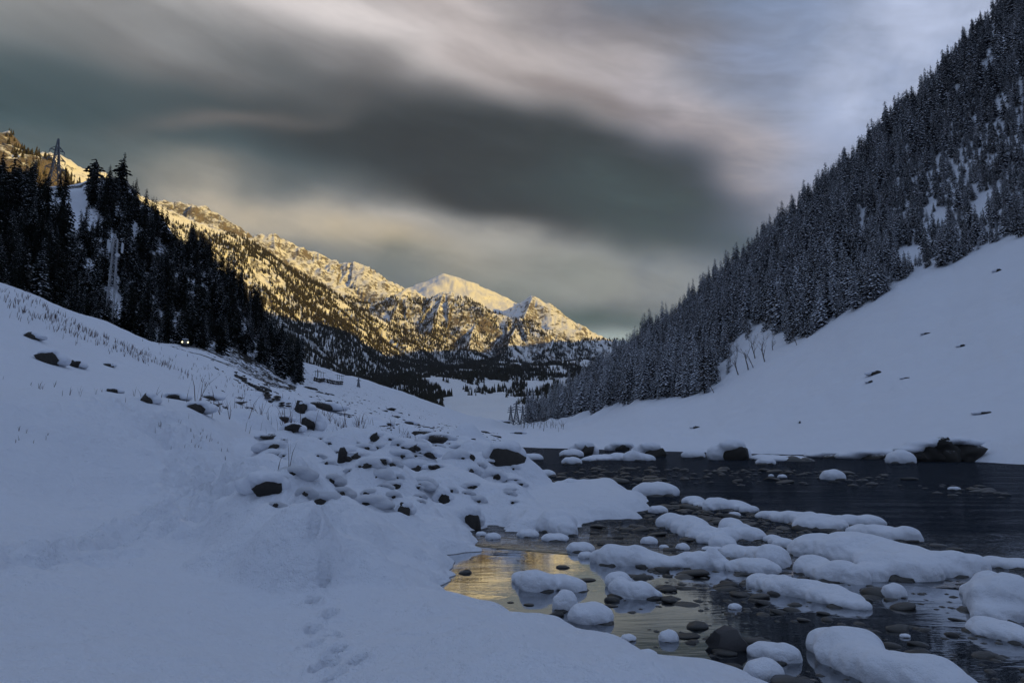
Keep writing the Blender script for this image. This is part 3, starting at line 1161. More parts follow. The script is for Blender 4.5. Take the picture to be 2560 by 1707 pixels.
# (crop, label, lobes of (x, base y, half width, height))
MOUNDS = [
    (c7, 'smooth domed snow pillow beside the open channel', [(1310, 455, 135, 95)]),
    (c7, 'small snow dome between the snow spit and the shoal', [(1310, 555, 55, 50)]),
    (c7, 'knobbly low snow ridge at the edge of the open channel', [(1525, 500, 65, 50), (1570, 515, 45, 25), (1680, 540, 90, 75), (1770, 530, 80, 50), (1860, 550, 50, 45)]),
    (c7, 'tiny snow pad in front of the low snow ridge', [(1765, 575, 35, 30)]),
    (c7, 'big lumpy snow pillow with a hump on its right, mid shoal', [(1400, 640, 90, 80), (1520, 680, 110, 110), (1600, 720, 110, 90), (1700, 760, 80, 70), (1760, 690, 80, 110), (1870, 720, 80, 80)]),
    (c7, 'round snow dome alone in the dark shoal water', [(1255, 740, 48, 50)]),
    (c7, 'tiny snow button behind the long snow pillow', [(1340, 765, 28, 25)]),
    (c7, 'small snow hump behind the long snow pillow', [(1455, 775, 38, 45)]),
    (c7, 'thin flat snow pad behind the long snow pillow', [(1640, 780, 62, 28)]),
    (c7, 'round snow dome at the left end of the long pillow', [(845, 790, 80, 70)]),
    (c7, 'small snow dome squeezed beside the long pillow tip', [(875, 825, 45, 45)]),
    (c7, 'long wavy snow pillow lying across the pool', [(960, 850, 50, 70), (1060, 870, 100, 120), (1180, 870, 100, 115), (1300, 880, 110, 90), (1400, 885, 90, 80), (1500, 885, 80, 90), (1640, 880, 50, 115), (1700, 890, 50, 60)]),
    (c7, 'long low snow pillow just below the golden reflection', [(500, 970, 65, 75), (590, 1025, 110, 130), (700, 1000, 90, 85), (800, 1025, 75, 90)]),
    (c7, 'two-humped snow pillow on dark stones in mid pool', [(1070, 1000, 70, 95), (1110, 1060, 75, 110), (1200, 1070, 90, 110), (1280, 1065, 50, 55)]),
    (c7, 'egg-shaped snow dome behind the pointed snow cone', [(750, 1140, 70, 125)]),
    (c7, 'broad pointed snow cone in the pool near the bank', [(910, 1220, 125, 140)]),
    (c7, 'flat snow pad on a dark stone by the near bank', [(970, 1305, 60, 40)]),
    (c7, 'frosted snow ball on a dark stone by the near bank', [(1130, 1320, 45, 48)]),
    (c7, 'upright snow dome mirrored in the blue pool', [(1375, 1325, 55, 75)]),
    (c7, 'oval snow dome touching the near snow bank', [(1245, 1430, 60, 65)]),
    (c7, 'small snow tuft on stones in the dark reflection', [(1765, 1130, 35, 40)]),
    (c7, 'leftmost tiny snow dome at the head of the pool', [(245, 690, 32, 30)]),
    (c7, 'second tiny snow dome at the head of the pool', [(315, 712, 45, 45)]),
    (c7, 'rounded snow clump at the head of the pool', [(525, 700, 65, 55)]),
    (c7, 'flat oval snow pad beneath the big snow boulder', [(690, 725, 80, 55)]),
    (c7, 'huge rounded snow boulder at the tip of the bank', [(700, 670, 115, 140), (760, 690, 60, 90)]),
    (c7, 'small snow dome against the snow spit', [(850, 610, 45, 40)]),
    (c7, 'tall snow dome on the upstream bank corner', [(600, 400, 70, 80)]),
    (c7, 'hazy snow dome behind the bank corner', [(630, 335, 60, 45)]),
    (c7, 'low double snow pillow upstream of the snow spit', [(730, 400, 55, 40), (790, 400, 60, 55), (940, 402, 100, 52)]),
    (c7, 'long white snow bar in mid river, far end', [(890, 245, 45, 30), (1000, 237, 110, 35), (1160, 242, 60, 62), (1240, 242, 50, 40)]),
    (c7, 'white snow lump left of the far river boulder', [(790, 217, 75, 48)]),
    (c7, 'snow clump in front of the far river boulder', [(790, 262, 60, 48)]),
    (c7, 'low snow shelf beside the big black bank boulder', [(550, 236, 70, 42)]),
    (c7, 'white snow dome against the far river bank', [(1525, 222, 70, 48)]),
    (c8, 'long thin snow bar along the far river bank', [(400, 240, 110, 35), (550, 247, 130, 35)]),
    (c8, 'snow dome in front of the far snow bar', [(385, 263, 55, 38)]),
    (c8, 'lone round snow dome in the open river', [(795, 357, 65, 64)]),
    (c8, 'small snow dot in the open river', [(475, 344, 25, 22)]),
    (c8, 'tiniest snow dot in the open river', [(405, 336, 15, 15)]),
    (c8, 'pointed snow dome beside the black rock overhang', [(1210, 257, 75, 72)]),
    (c8, 'small snow pad on the riffle at right', [(1510, 416, 30, 18)]),
    (c8, 'small snow lump at the upstream end of the shingle bar', [(420, 590, 80, 50)]),
    (c8, 'long snow pillow crowning the shingle bar', [(540, 610, 100, 65), (640, 630, 80, 80), (740, 660, 140, 80), (760, 600, 70, 40), (900, 640, 80, 70), (1035, 632, 75, 64)]),
    (c8, 'lumpy snow pillow at the outer end of the shingle bar', [(980, 700, 80, 75), (1090, 715, 100, 85), (1180, 725, 80, 75), (1250, 727, 70, 85)]),
    (c8, 'low snow pillow tucked behind the broad snow slab', [(430, 730, 55, 45), (500, 762, 65, 55)]),
    (c8, 'humped snow pillow left of the broad snow slab', [(200, 820, 85, 75), (300, 830, 90, 80), (440, 885, 95, 140), (350, 850, 80, 80)]),
    (c8, 'double snow lobe in front of the humped pillow', [(230, 905, 70, 70), (330, 917, 110, 95), (420, 915, 50, 60)]),
    (c8, 'broad snow slab, the largest pillow in the river', [(650, 810, 100, 90), (800, 830, 180, 140), (1000, 860, 220, 170), (1250, 900, 220, 150), (1400, 940, 170, 140), (1550, 930, 120, 130), (1640, 930, 90, 110), (700, 930, 110, 110), (850, 970, 120, 120), (940, 980, 60, 90), (1150, 950, 150, 140), (1300, 960, 160, 150)]),
    (c8, 'slanting caterpillar-shaped snow pillow on the shingle', [(360, 1000, 80, 80), (520, 1040, 110, 110), (650, 1060, 110, 110), (780, 1090, 110, 100), (880, 1120, 100, 80), (960, 1132, 50, 55)]),
    (c8, 'single snow nugget on pebbles below the broad slab', [(1165, 1062, 60, 80)]),
    (c8, 'large snow mass at the right edge of the picture', [(1660, 1050, 65, 60), (1800, 1130, 120, 180), (1900, 1200, 150, 230), (1720, 1180, 70, 70), (1830, 1215, 120, 120)]),
    (c8, 'low snow tongue at the right edge below the large mass', [(1730, 1280, 80, 90), (1840, 1310, 110, 90), (1930, 1335, 70, 70)]),
    (c8, 'flat snow pillow at the right edge beyond the broad slab', [(1800, 882, 85, 58), (1920, 892, 85, 55)]),
    (c8, 'biggest foreground snow pillow at the bottom right', [(780, 1400, 100, 140), (950, 1480, 170, 210), (1080, 1560, 150, 180), (1200, 1610, 150, 200), (1430, 1660, 170, 210), (1560, 1690, 130, 150)]),
    (c8, 'blocky snow pillow between bare stones at the bottom', [(400, 1420, 95, 95), (510, 1452, 85, 112)]),
    (c8, 'rounded snow pillow at the bottom beside the near bank', [(390, 1562, 100, 132)]),
    (c8, 'small snow tuft on dark pebbles below the caterpillar pillow', [(195, 1127, 38, 36)]),
    (c8, 'snow crumb on a stone beside the bottom pillow', [(1215, 1300, 30, 28)]),
]


def build_mounds():
    jobs = []
    for crop, label, lobes in MOUNDS:
        L, fr = [], []
        for (cx, cy, hw, hh) in lobes:
            u, v = crop(cx, cy)
            x, y, _ = W(u, v)
            r = math.hypot(x, y)
            k = 0.4191 / F * math.sqrt(x * x + y * y + HC * HC)
            a = hw * k * 1.12
            # the part of the drawn height that is depth seen from above
            dep = a * 0.74
            sl = HC / r
            h = max(hh * k - 1.1 * dep * sl, hh * k * 0.45)
            L.append((x, y + dep * 0.85, h * 0.22, a, dep, h * 0.80))
            fr.append((x, y, a, h))
        o = Vector((sum(q[0] for q in L) / len(L), sum(q[1] for q in L) / len(L), 0))
        LL = [(q[0] - o.x, q[1] - o.y) + q[2:] for q in L]
        for q0, q1 in zip(LL[:-1], LL[1:]):
            LL.append(tuple((c0 + c1) / 2 * (0.92 if j > 2 else 1) for j, (c0, c1) in enumerate(zip(q0, q1))))
        vox = max(0.012, min(q[3] for q in L) / 9)
        jobs.append((label, o, LL, fr, pillow(LL, vox, 20)))
    names = [j[4].name for j in jobs]
    out = finish_pillows()
    for (label, o, LL, fr, _), nm in zip(jobs, names):
        t = thing('snow_capped_rock', label, 'snowy rock', o, 'snow pillows on the river stones')
        me = out[nm]
        me.name = 'snow_cap'
        me.materials.append(M['cap'])
        mesh_obj('snow_cap', me, None, t)
        rg = random.Random(hash(label) % 9999 if False else len(label) * 7 + int(o.x * 100))
        for (x, y, a, h) in fr:
            for q in range(1 if a < 0.25 else 2):
                s = bpy.data.objects.new('stone', rg.choice(PEB))
                sc = a * rg.uniform(0.35, 0.6)
                s.scale = (sc * 1.2, sc, sc * 0.8)
                s.location = (x + rg.uniform(-0.6, 0.6) * a - o.x, y + sc * 0.75 - o.y, -0.1 * sc)
                s.rotation_euler = (0, 0, rg.uniform(0, 6))
                link(s, t)
    return [(o.x + q[0], o.y + q[1], q[3], q[4]) for (_, o, LL, _, _) in jobs for q in LL]


MOUND_FOOT = build_mounds()


# ------------------------------------------------------------------ bare stones of the river bed
def stone_thing(name, label, u, v, hw, hh, me, z=0.0, squash=None, rz=0.0, group=None, tilt=(0, 0)):
    x, y, _ = W(u, v, z)
    k = math.sqrt(x * x + y * y + (HC - z) ** 2) / F
    a = hw * k
    o = bpy.data.objects.new(name, me)
    o.scale = (a, a * 0.75, hh * k * 0.9)
    o.location = (x, y + a * 0.5, z + hh * k * 0.1)
    o.rotation_euler = (tilt[0], tilt[1], rz)
    link(o)
    return tag(o, label, 'stone', group)


slab_me = rock_mesh('slab_shape', 318, 1.0, 0.75, ICO2, M['slab'])
stone_thing('river_stone', 'big pale grey angular slab standing in the water', *c7(1755, 1372), 46, 46, slab_me, tilt=(0.15, 0.75), rz=0.3)
for (cx, cy, hw, hh, lab) in [(1545, 1245, 66, 60, 'dark blocky stone between the pool and the grey slab'), (1700, 1400, 60, 34, 'flat dark stone at the foot of the grey slab'),
                              (1755, 1482, 55, 42, 'frosty rounded stone below the grey slab'), (1490, 1300, 70, 36, 'dark stone right of the upright snow dome'),
                              (635, 1200, 52, 44, 'frosted dark stone at the edge of the pool'), (700, 1170, 45, 40, 'dark stone behind the frosted stone'),
                              (1350, 1012, 62, 36, 'dark wet stone right of the two-humped pillow'), (1030, 1082, 45, 40, 'black round stone left of the two-humped pillow'),
                              (1370, 1072, 50, 30, 'low dark stone right of the two-humped pillow'), (735, 882, 42, 22, 'small black stone in the golden reflection edge'),
                              (880, 960, 52, 30, 'dark flat stone right of the low snow pillow'), (150, 915, 40, 32, 'black stone at the left rim of the pool'),
                              (955, 745, 20, 14, 'tiny black stone in the far golden reflection'), (1330, 905, 46, 42, 'dark stone under the long wavy pillow'),
                              (1065, 705, 36, 26, 'wet stone above the far golden reflection'), (1060, 378, 62, 50, 'large dark boulder upstream of the snow dome'),
                              (1270, 367, 60, 28, 'low dark boulder behind the smooth snow dome'), (1130, 292, 48, 16, 'flat dark stone in the open channel'),
                              (1110, 322, 32, 16, 'small dark stone in the open channel'), (1150, 935, 45, 18, 'thin flat dark stone behind the two-humped pillow'),
                              (925, 680, 30, 22, 'small dark stone at the head of the shoal'), (1020, 1112, 36, 14, 'thin dark stone below the black round stone'),
                              (530, 1105, 32, 16, 'little dark stone left of the egg-shaped dome'), (420, 1090, 20, 12, 'lone pebble in the calm blue pool'),
                              (1050, 1310, 40, 30, 'dark stone by the flat snow pad at the bank'), (1640, 1285, 25, 20, 'small dark stone left of the grey slab')]:
    stone_thing('river_stone', lab, *c7(cx, cy), hw * 0.4191, hh * 0.4191, random.choice(PEB), rz=random.uniform(-0.5, 0.5))


def scatter_stones():
    """shingle round the pillows on the right; the nearest stones one by one, the rest as a mass"""
    zone = [(1640, 1640), (1560, 1500), (1600, 1420), (1690, 1345), (1520, 1345), (1480, 1310), (1640, 1270), (1700, 1250), (1800, 1265), (1900, 1285), (2100, 1305), (2300, 1350), (2460, 1390), (2700, 1420),
            (2900, 1600), (2700, 1800), (1900, 1780), (1880, 1690)]
    wz = [W(u, v)[:2] for u, v in zone]
    far = [W(u, v)[:2] for u, v in [(1330, 1190), (1500, 1165), (1800, 1172), (2200, 1180), (2560, 1230), (2560, 1260), (2100, 1210), (1700, 1215), (1420, 1235)]]
    pts = []
    xs, ys = zip(*wz)
    while len(pts) < 2600:
        x, y = random.uniform(min(xs), max(xs)), random.uniform(min(ys), max(ys))
        pts.append((x, y, 0))
    xs2, ys2 = zip(*far)
    for i in range(500):
        pts.append((random.uniform(min(xs2), max(xs2)), random.uniform(min(ys2), max(ys2)), 1))
    A = np.array(pts)
    s1 = poly_sdf(A[:, 0], A[:, 1], wz)
    s2 = poly_sdf(A[:, 0], A[:, 1], far)
    riv = poly_sdf(A[:, 0], A[:, 1], RIVER)
    keep = (riv > 0.02) & (((A[:, 2] == 0) & (s1 > 0)) | ((A[:, 2] == 1) & (s2 > 0)))
    dens = perlin(A[:, 0] / 0.9, A[:, 1] / 0.9, 44)
    keep &= (dens > -0.28) | (A[:, 2] == 1)
    A = A[keep]
    L = []
    for x, y, k in A:
        if any(((x - m[0]) / m[2]) ** 2 + ((y - m[1]) / m[3]) ** 2 < 0.55 for m in MOUND_FOOT):
            continue
        r = math.hypot(x, y)
        s = min(0.17, 0.028 * math.exp(random.gauss(0, 0.55)) * (0.8 + r * 0.06))
        if k == 1:
            s *= 1.5
        L.append((s / r, x, y, s))
    L.sort(reverse=True)
    for i, (_, x, y, s) in enumerate(L[:260]):
        o = bpy.data.objects.new('pebble', random.choice(PEB))
        o.scale = (s * random.uniform(1.0, 1.6), s, s * random.uniform(0.6, 0.9))
        o.location = (x, y, random.uniform(-0.22, 0.12) * s)
        o.rotation_euler = (random.uniform(-.2, .2), random.uniform(-.2, .2), random.uniform(-0.7, 0.7))
        link(o)
        tag(o, 'dark wet pebble lying among many in the shallow shingle', 'pebble', 'wet pebbles of the river shingle')
    vs, fs, n = [], [], 0
    V, Fq = ICO1
    rest = L[260:]
    # extra small grit under the water
    for i in range(2600):
        x, y = random.uniform(min(xs), max(xs)), random.uniform(min(ys), max(ys))
        rest.append((0, x, y, random.uniform(0.012, 0.03)))
    for j, (k, x, y, s) in enumerate(rest):
        c, sn = math.cos(j * 1.7), math.sin(j * 1.7)
        q = V * (1 + 0.2 * np.sin(V * 3 + j)) * (s * 1.35, s, s * 0.55)
        z = -0.2 * s if k else -0.035
        q = np.stack([q[:, 0] * c - q[:, 1] * sn + x, q[:, 0] * sn + q[:, 1] * c + y, q[:, 2] + z], -1)
        vs.append(q); fs.append(Fq + n); n += len(V)
    me = np_mesh('shingle', np.concatenate(vs), np.concatenate(fs), M['pebble'])
    tag(mesh_obj('shingle', me), 'small dark wet shingle covering the shallow river bed', 'shingle', kind='stuff')


scatter_stones()


# ------------------------------------------------------------------ boulders on land, each a stone with its cap of snow
def boulder_job(label, u, v, hw, hh, cap=0.75, name='boulder', group=None, shift=(0.0, 0.0), flat=1.0):
    """hw, hh: half width and height in photograph pixels; cap: how much of the top lies under snow"""
    p = on_ground(u, v)
    if p is None:
        p = Vector(W(u, v))
    k = (p - Vector((0, 0, HC))).length / F
    a, h = hw * k, hh * k
    return dict(label=label, p=p, a=a, h=h, cap=cap, name=name, group=group, shift=shift)


BJ = []
for q in [
    ('dark boulder with a high snow hat on the near flat', 668, 1230, 36, 40, 1.0, (-0.7, 0.2)),
    ('dark stone face peeping from a snow hump', 858, 1152, 20, 34, 0.5, (0.9, 0.2)),
    ('small dark hole of stone under a snow dome', 1010, 1282, 17, 24, 0.8, (0.2, 0.3)),
    ('dark rock cleft beside the snow domes', 1112, 1256, 16, 30, 0.7, (-0.5, 0.3)),
    ('dark hollow rock under the overhanging snow arch at the pool head', 1180, 1312, 22, 38, 0.9, (-0.3, 0.4)),
    ('big black boulder with a snow crown at the river bend', 1268, 1150, 34, 38, 1.0, (-0.25, 0.0)),
    ('brown rock cluster with snow beside the reddish weeds', 770, 1070, 22, 34, 0.8, (0.3, 0.4)),
    ('low dark rock left of the brown rock cluster', 728, 1078, 20, 18, 0.6, (0, 0.3)),
    ('lone boulder with a snow cone above the flat', 938, 1098, 16, 16, 0.9, (0.5, 0.5)),
    ('long dark ledge of rock under snow near the river bend', 1092, 1104, 32, 16, 0.7, (0, 0.4)),
    ('dark rock streak low on the flat', 1072, 1142, 18, 14, 0.6, (0.4, 0.3)),
    ('dark stone at the foot of a snow dome', 952, 1158, 18, 14, 0.6, (0.3, 0.4)),
    ('stone tip by the snow mound at river level', 1178, 1148, 8, 14, 0.5, (-0.6, 0.3)),
    ('row of dark stones under snow lips', 1086, 1172, 20, 12, 0.6, (0, 0.4)),
    ('pale flat rock lying on the snow flat', 668, 1096, 24, 10, 0.3, (0, 0.3)),
    ('large mossy boulder on the left slope', 113, 906, 23, 30, 0.25, (-0.2, 0.3)),
    ('dark rounded rock right of the mossy boulder', 182, 916, 15, 15, 0.35, (-0.3, 0.3)),
    ('small dark rock farther right on the left slope', 266, 914, 10, 7, 0.3, (0, 0.3)),
    ('dark rock with tufts high on the left slope', 72, 844, 16, 12, 0.3, (0, 0.4)),
    ('brownish curved rock above the snow bank', 280, 980, 12, 10, 0.4, (0, 0.3)),
    ('dark rock on the brow of the snow bank', 366, 1006, 15, 20, 0.6, (0.2, 0.4)),
    ('flat dark rock above the brow of the snow bank', 430, 996, 22, 14, 0.5, (0, 0.4)),
    ('wide dark rock where the footpath leaves the brow', 490, 1026, 24, 22, 0.5, (0, 0.4)),
    ('thin dark rock beyond the wide rock', 520, 996, 20, 10, 0.5, (0, 0.4)),
    ('dark rock below the drystone wall', 706, 1050, 18, 12, 0.5, (0, 0.4)),
    ('dark jagged rock outcrop at the end of the drystone wall', 800, 1022, 40, 18, 0.45, (0, 0.4)),
    ('dark split rock beside the jagged outcrop', 752, 1026, 18, 22, 0.4, (0.3, 0.4)),
    ('dark stone on the distant flat by the weeds', 1022, 1060, 14, 10, 0.4, (0, 0.3)),
    ('dark stone lying right of the weeds', 972, 1064, 8, 7, 0.4, (0, 0.3)),
    ('dark ragged stone on the flat before the bend', 1060, 1084, 22, 9, 0.4, (0, 0.3)),
    ('dark stone streak on the far flat', 1296, 1084, 14, 6, 0.4, (0, 0.3)),
    ('small rock on the right snow slope', 2190, 936, 11, 9, 0.25, (-0.3, 0.3)),
    ('tiny rock below the small rock on the right slope', 2178, 956, 7, 4, 0.2, (0, 0.3)),
    ('dark stone high on the right snow slope', 2497, 678, 6, 6, 0.2, (0, 0.3)),
    ('dark fleck of rock in the middle of the right slope', 2408, 866, 7, 5, 0.2, (0, 0.3)),
    ('thin rock patch right of the small rock on the slope', 2266, 946, 7, 3, 0.2, (0, 0.3)),
    ('small stones at the left foot of the right slope', 1740, 1070, 9, 6, 0.3, (0, 0.3)),
    ('dark stub standing on the right slope near the bank', 2000, 1058, 3, 6, 0.1, (0, 0.3)),
    ('rock patch under a snow lip above the black overhang', 2465, 1034, 13, 6, 0.5, (0, 0.4)),
    ('faint scatter of stones left of the right slope rock', 2320, 834, 8, 3, 0.2, (0, 0.3)),
]:
    BJ.append(boulder_job(q[0], q[1], q[2], q[3], q[4], q[5], shift=q[6]))
for q in [
    ('far dark river boulder with a snow crown, left one', *c7(870, 210), 24, 30, 0.8, (-0.2, 0.3)),
    ('far dark river boulder with a snow crown, right one', *c7(1268, 218), 26, 30, 0.8, (-0.3, 0.3)),
    ('low snowy boulder between the two far river boulders', *c7(1090, 182), 26, 19, 0.9, (0, 0.2)),
    ('steep brown boulder with a white crest at the far bank', *c7(1772, 238), 32, 44, 0.6, (-0.4, 0.2)),
    ('low dark rock lip along the water at the far bank', *c8(1720, 232), 60, 22, 0.9, (0.2, 0.3)),
    ('dark earthy lip of the far bank left of the overhang', *c8(1040, 232), 46, 18, 0.95, (0, 0.3)),
    ('snowy bank stones along the far waterline', *c8(830, 224), 44, 12, 0.95, (0, 0.3)),
]:
    x, y, _ = W(q[1], q[2])
    k = math.hypot(x, y) / F
    BJ.append(dict(label=q[0], p=Vector((x, y, 0)), a=q[3] * k, h=q[4] * k, cap=q[5], name='boulder', group=None, shift=q[6]))


def build_boulders():
    jobs = []
    for i, b in enumerate(BJ):
        a, h, c = b['a'], b['h'], b['cap']
        sx, sy = b['shift']
        lobes = [(sx * a * 0.5, a * (0.40 + sy * 0.3), h * (0.66 + 0.10 * c), a * (0.85 + 0.40 * c), a * 0.85, h * (0.24 + 0.30 * c)),
                 (sx * a * 0.9 - 0.75 * a, a * 0.85, h * 0.30, a * 0.95, a * 0.8, h * (0.35 + 0.3 * c)),
                 (sx * a * 0.6 + 0.75 * a, a * 0.90, h * 0.25, a * 0.90, a * 0.8, h * (0.35 + 0.3 * c)),
                 (sx * a * 0.5, a * 1.4, h * 0.2, a * 1.5, a * 0.9, h * (0.45 + 0.3 * c))]
        jobs.append((b, pillow(lobes, max(a / 9, 0.012), 9)))
    names = [j[1].name for j in jobs]
    out = finish_pillows()
    for i, ((b, _), nm) in enumerate(zip(jobs, names)):
        t = thing('boulder', b['label'], 'boulder', b['p'])
        st = bpy.data.objects.new('stone', ROCKS[i % len(ROCKS)])
        st.scale = (b['a'] * 1.08, b['a'] * 0.8, b['h'] * 1.0)
        st.location = (0, b['a'] * 0.25, b['h'] * 0.16)
        st.rotation_euler = (0, 0, i * 1.3)
        link(st, t)
        me = out[nm]
        me.name = 'snow_cap'
        me.materials.append(M['cap'])
        mesh_obj('snow_cap', me, None, t)


build_boulders()


def bank_overhang(label, stones, shelf):
    """a broken black bank: several jagged rocks in a row under one ragged shelf of snow"""
    u0, v0 = stones[0][:2]
    base = Vector(W(u0, v0))
    k = base.length / F
    lob = []
    for (u, v, hw, hh) in shelf:
        p = Vector(W(u, v0)) - base
        z = (v0 - v) * k
        lob.append((p.x, hw * k * 0.55, z, hw * k, hw * k * 0.9, hh * k))
    ob = pillow(lob, 0.16, 5)
    nm = ob.name
    me = finish_pillows()[nm]
    me.name = 'snow_cap'
    me.materials.append(M['cap'])
    t = thing('boulder', label, 'boulder', base)
    mesh_obj('snow_cap', me, None, t)
    for i, (u, v, hw, hh) in enumerate(stones):
        p = Vector(W(u, v0)) - base
        st = bpy.data.objects.new('stone', JAG[i % 4])
        st.scale = (hw * k * 1.15, hw * k * 0.9, hh * k * 0.62)
        st.location = (p.x, hw * k * 0.5, (v0 - v) * k + hh * k * 0.42)
        st.rotation_euler = (0, 0, i * 1.9)
        link(st, t)


JAG = [rock_mesh('jagged_rock', 330 + i, 1.0, 0.62, ICO3, M['stone']) for i in range(4)]
bank_overhang('black overhanging rock bank at the far waterline under a snow shelf',
              [(2330, 1154, 34, 36), (2375, 1154, 42, 44), (2425, 1154, 40, 42), (2300, 1154, 20, 22)],
              [(2285, 1130, 34, 9), (2325, 1117, 38, 10), (2370, 1110, 44, 10), (2410, 1110, 40, 9), (2440, 1114, 34, 9)])
bank_overhang('black rock face above the snow ledge at the right edge',
              [(2480, 1130, 30, 46), (2530, 1128, 40, 66), (2580, 1128, 40, 66), (2500, 1155, 30, 14)],
              [(2470, 1088, 34, 7), (2510, 1066, 36, 7), (2560, 1056, 44, 8), (2480, 1134, 44, 6), (2540, 1142, 46, 9), (2590, 1138, 40, 9)])


def small_capped_stones():
    """dark stones peeping from under snow lips all over the bouldery flat"""
    jobs = []
    for i in range(5):
        rg = random.Random(900 + i)
        lob = [(0, 0.55, 0.72, 1.25, 0.9, 0.5), (-0.8, 0.7, 0.35, 0.8, 0.8, 0.5), (0.75, 0.75, 0.3, 0.9, 0.8, 0.5), (rg.uniform(-.4, .4), 1.3, 0.3, 1.4, 0.9, 0.6)]
        jobs.append(pillow([tuple(c * rg.uniform(0.9, 1.1) for c in q) for q in lob], 0.12, 6))
    names = [j.name for j in jobs]
    out = finish_pillows()
    caps = []
    for nm in names:
        me = out[nm]; me.name = 'snow_cap'; me.materials.append(M['cap']); caps.append(me)
    rg = random.Random(5)
    n = 0
    WHERE = [(760, 'left of the brown rock cluster'), (900, 'in front of the reddish weeds'), (1060, 'in the middle of the bouldery flat'), (1180, 'between the flat and the river bend'), (9999, 'close to the river bend')]
    while n < 84:
        u = rg.uniform(640, 1300)
        v = 1096 + 170 * rg.random() ** 1.4
        p = on_ground(u, v, 5, 140)
        if p is None or p.z < 0.12 or poly_sdf(np.array([p.x]), np.array([p.y]), RIVER)[0] > -0.6:
            n += 0.25
            continue
        n += 1
        a = 9 * math.exp(rg.uniform(0, 1.2)) / F * p.length * (1.0 if v > 1112 else 0.55)
        h = a * rg.uniform(0.75, 1.15)
        w = next(q for k, q in WHERE if u < k)
        row = 'far' if v < 1112 else ('middle' if v < 1150 else 'near')
        t = thing('snowy_stone', f'small snow pillow over a dark stone, {row} row, {w}', 'stone', p, 'half buried stones of the bouldery flat', rg.uniform(-0.5, 0.5))
        st = bpy.data.objects.new('stone', ROCKS[rg.randrange(6)])
        sb = rg.uniform(0.35, 0.75)
        st.scale = (a * sb, a * 0.6 * sb, h * 0.8 * sb)
        st.location = (rg.uniform(-0.6, 0.6) * a, a * 0.0, -h * 0.05)
        st.rotation_euler = (0, 0, rg.uniform(0, 6))
        link(st, t)
        c = bpy.data.objects.new('snow_cap', caps[rg.randrange(5)])
        c.scale = (a * rg.uniform(0.9, 1.3), a * 1.05, h * rg.uniform(0.9, 1.2))
        c.location = (0, -0.1 * a, -0.42 * h)
        c.rotation_euler = (-0.10, 0, 0)
        link(c, t)


small_capped_stones()


# ------------------------------------------------------------------ conifers
OCT_V = np.array([(1, 0, 0), (-1, 0, 0), (0, 1, 0), (0, -1, 0), (0, 0, 1), (0, 0, -1)], float)
OCT_F = np.array([(0, 2, 4), (2, 1, 4), (1, 3, 4), (3, 0, 4), (2, 0, 5), (1, 2, 5), (3, 1, 5), (0, 3, 5)])


def tube(path, radii, sides=5):
    vs, fs = [], []
    for i, (p, r) in enumerate(zip(path, radii)):
        p = Vector(p)
        d = (Vector(path[min(i + 1, len(path) - 1)]) - Vector(path[max(i - 1, 0)])).normalized()
        a = d.orthogonal().normalized()
        b = d.cross(a)
        for k in range(sides):
            t = 2 * math.pi * k / sides
            vs.append(tuple(p + (a * math.cos(t) + b * math.sin(t)) * r))
    for i in range(len(path) - 1):
        for k in range(sides):
            fs.append((i * sides + k, i * sides + (k + 1) % sides, (i + 1) * sides + (k + 1) % sides, (i + 1) * sides + k))
    return vs, fs


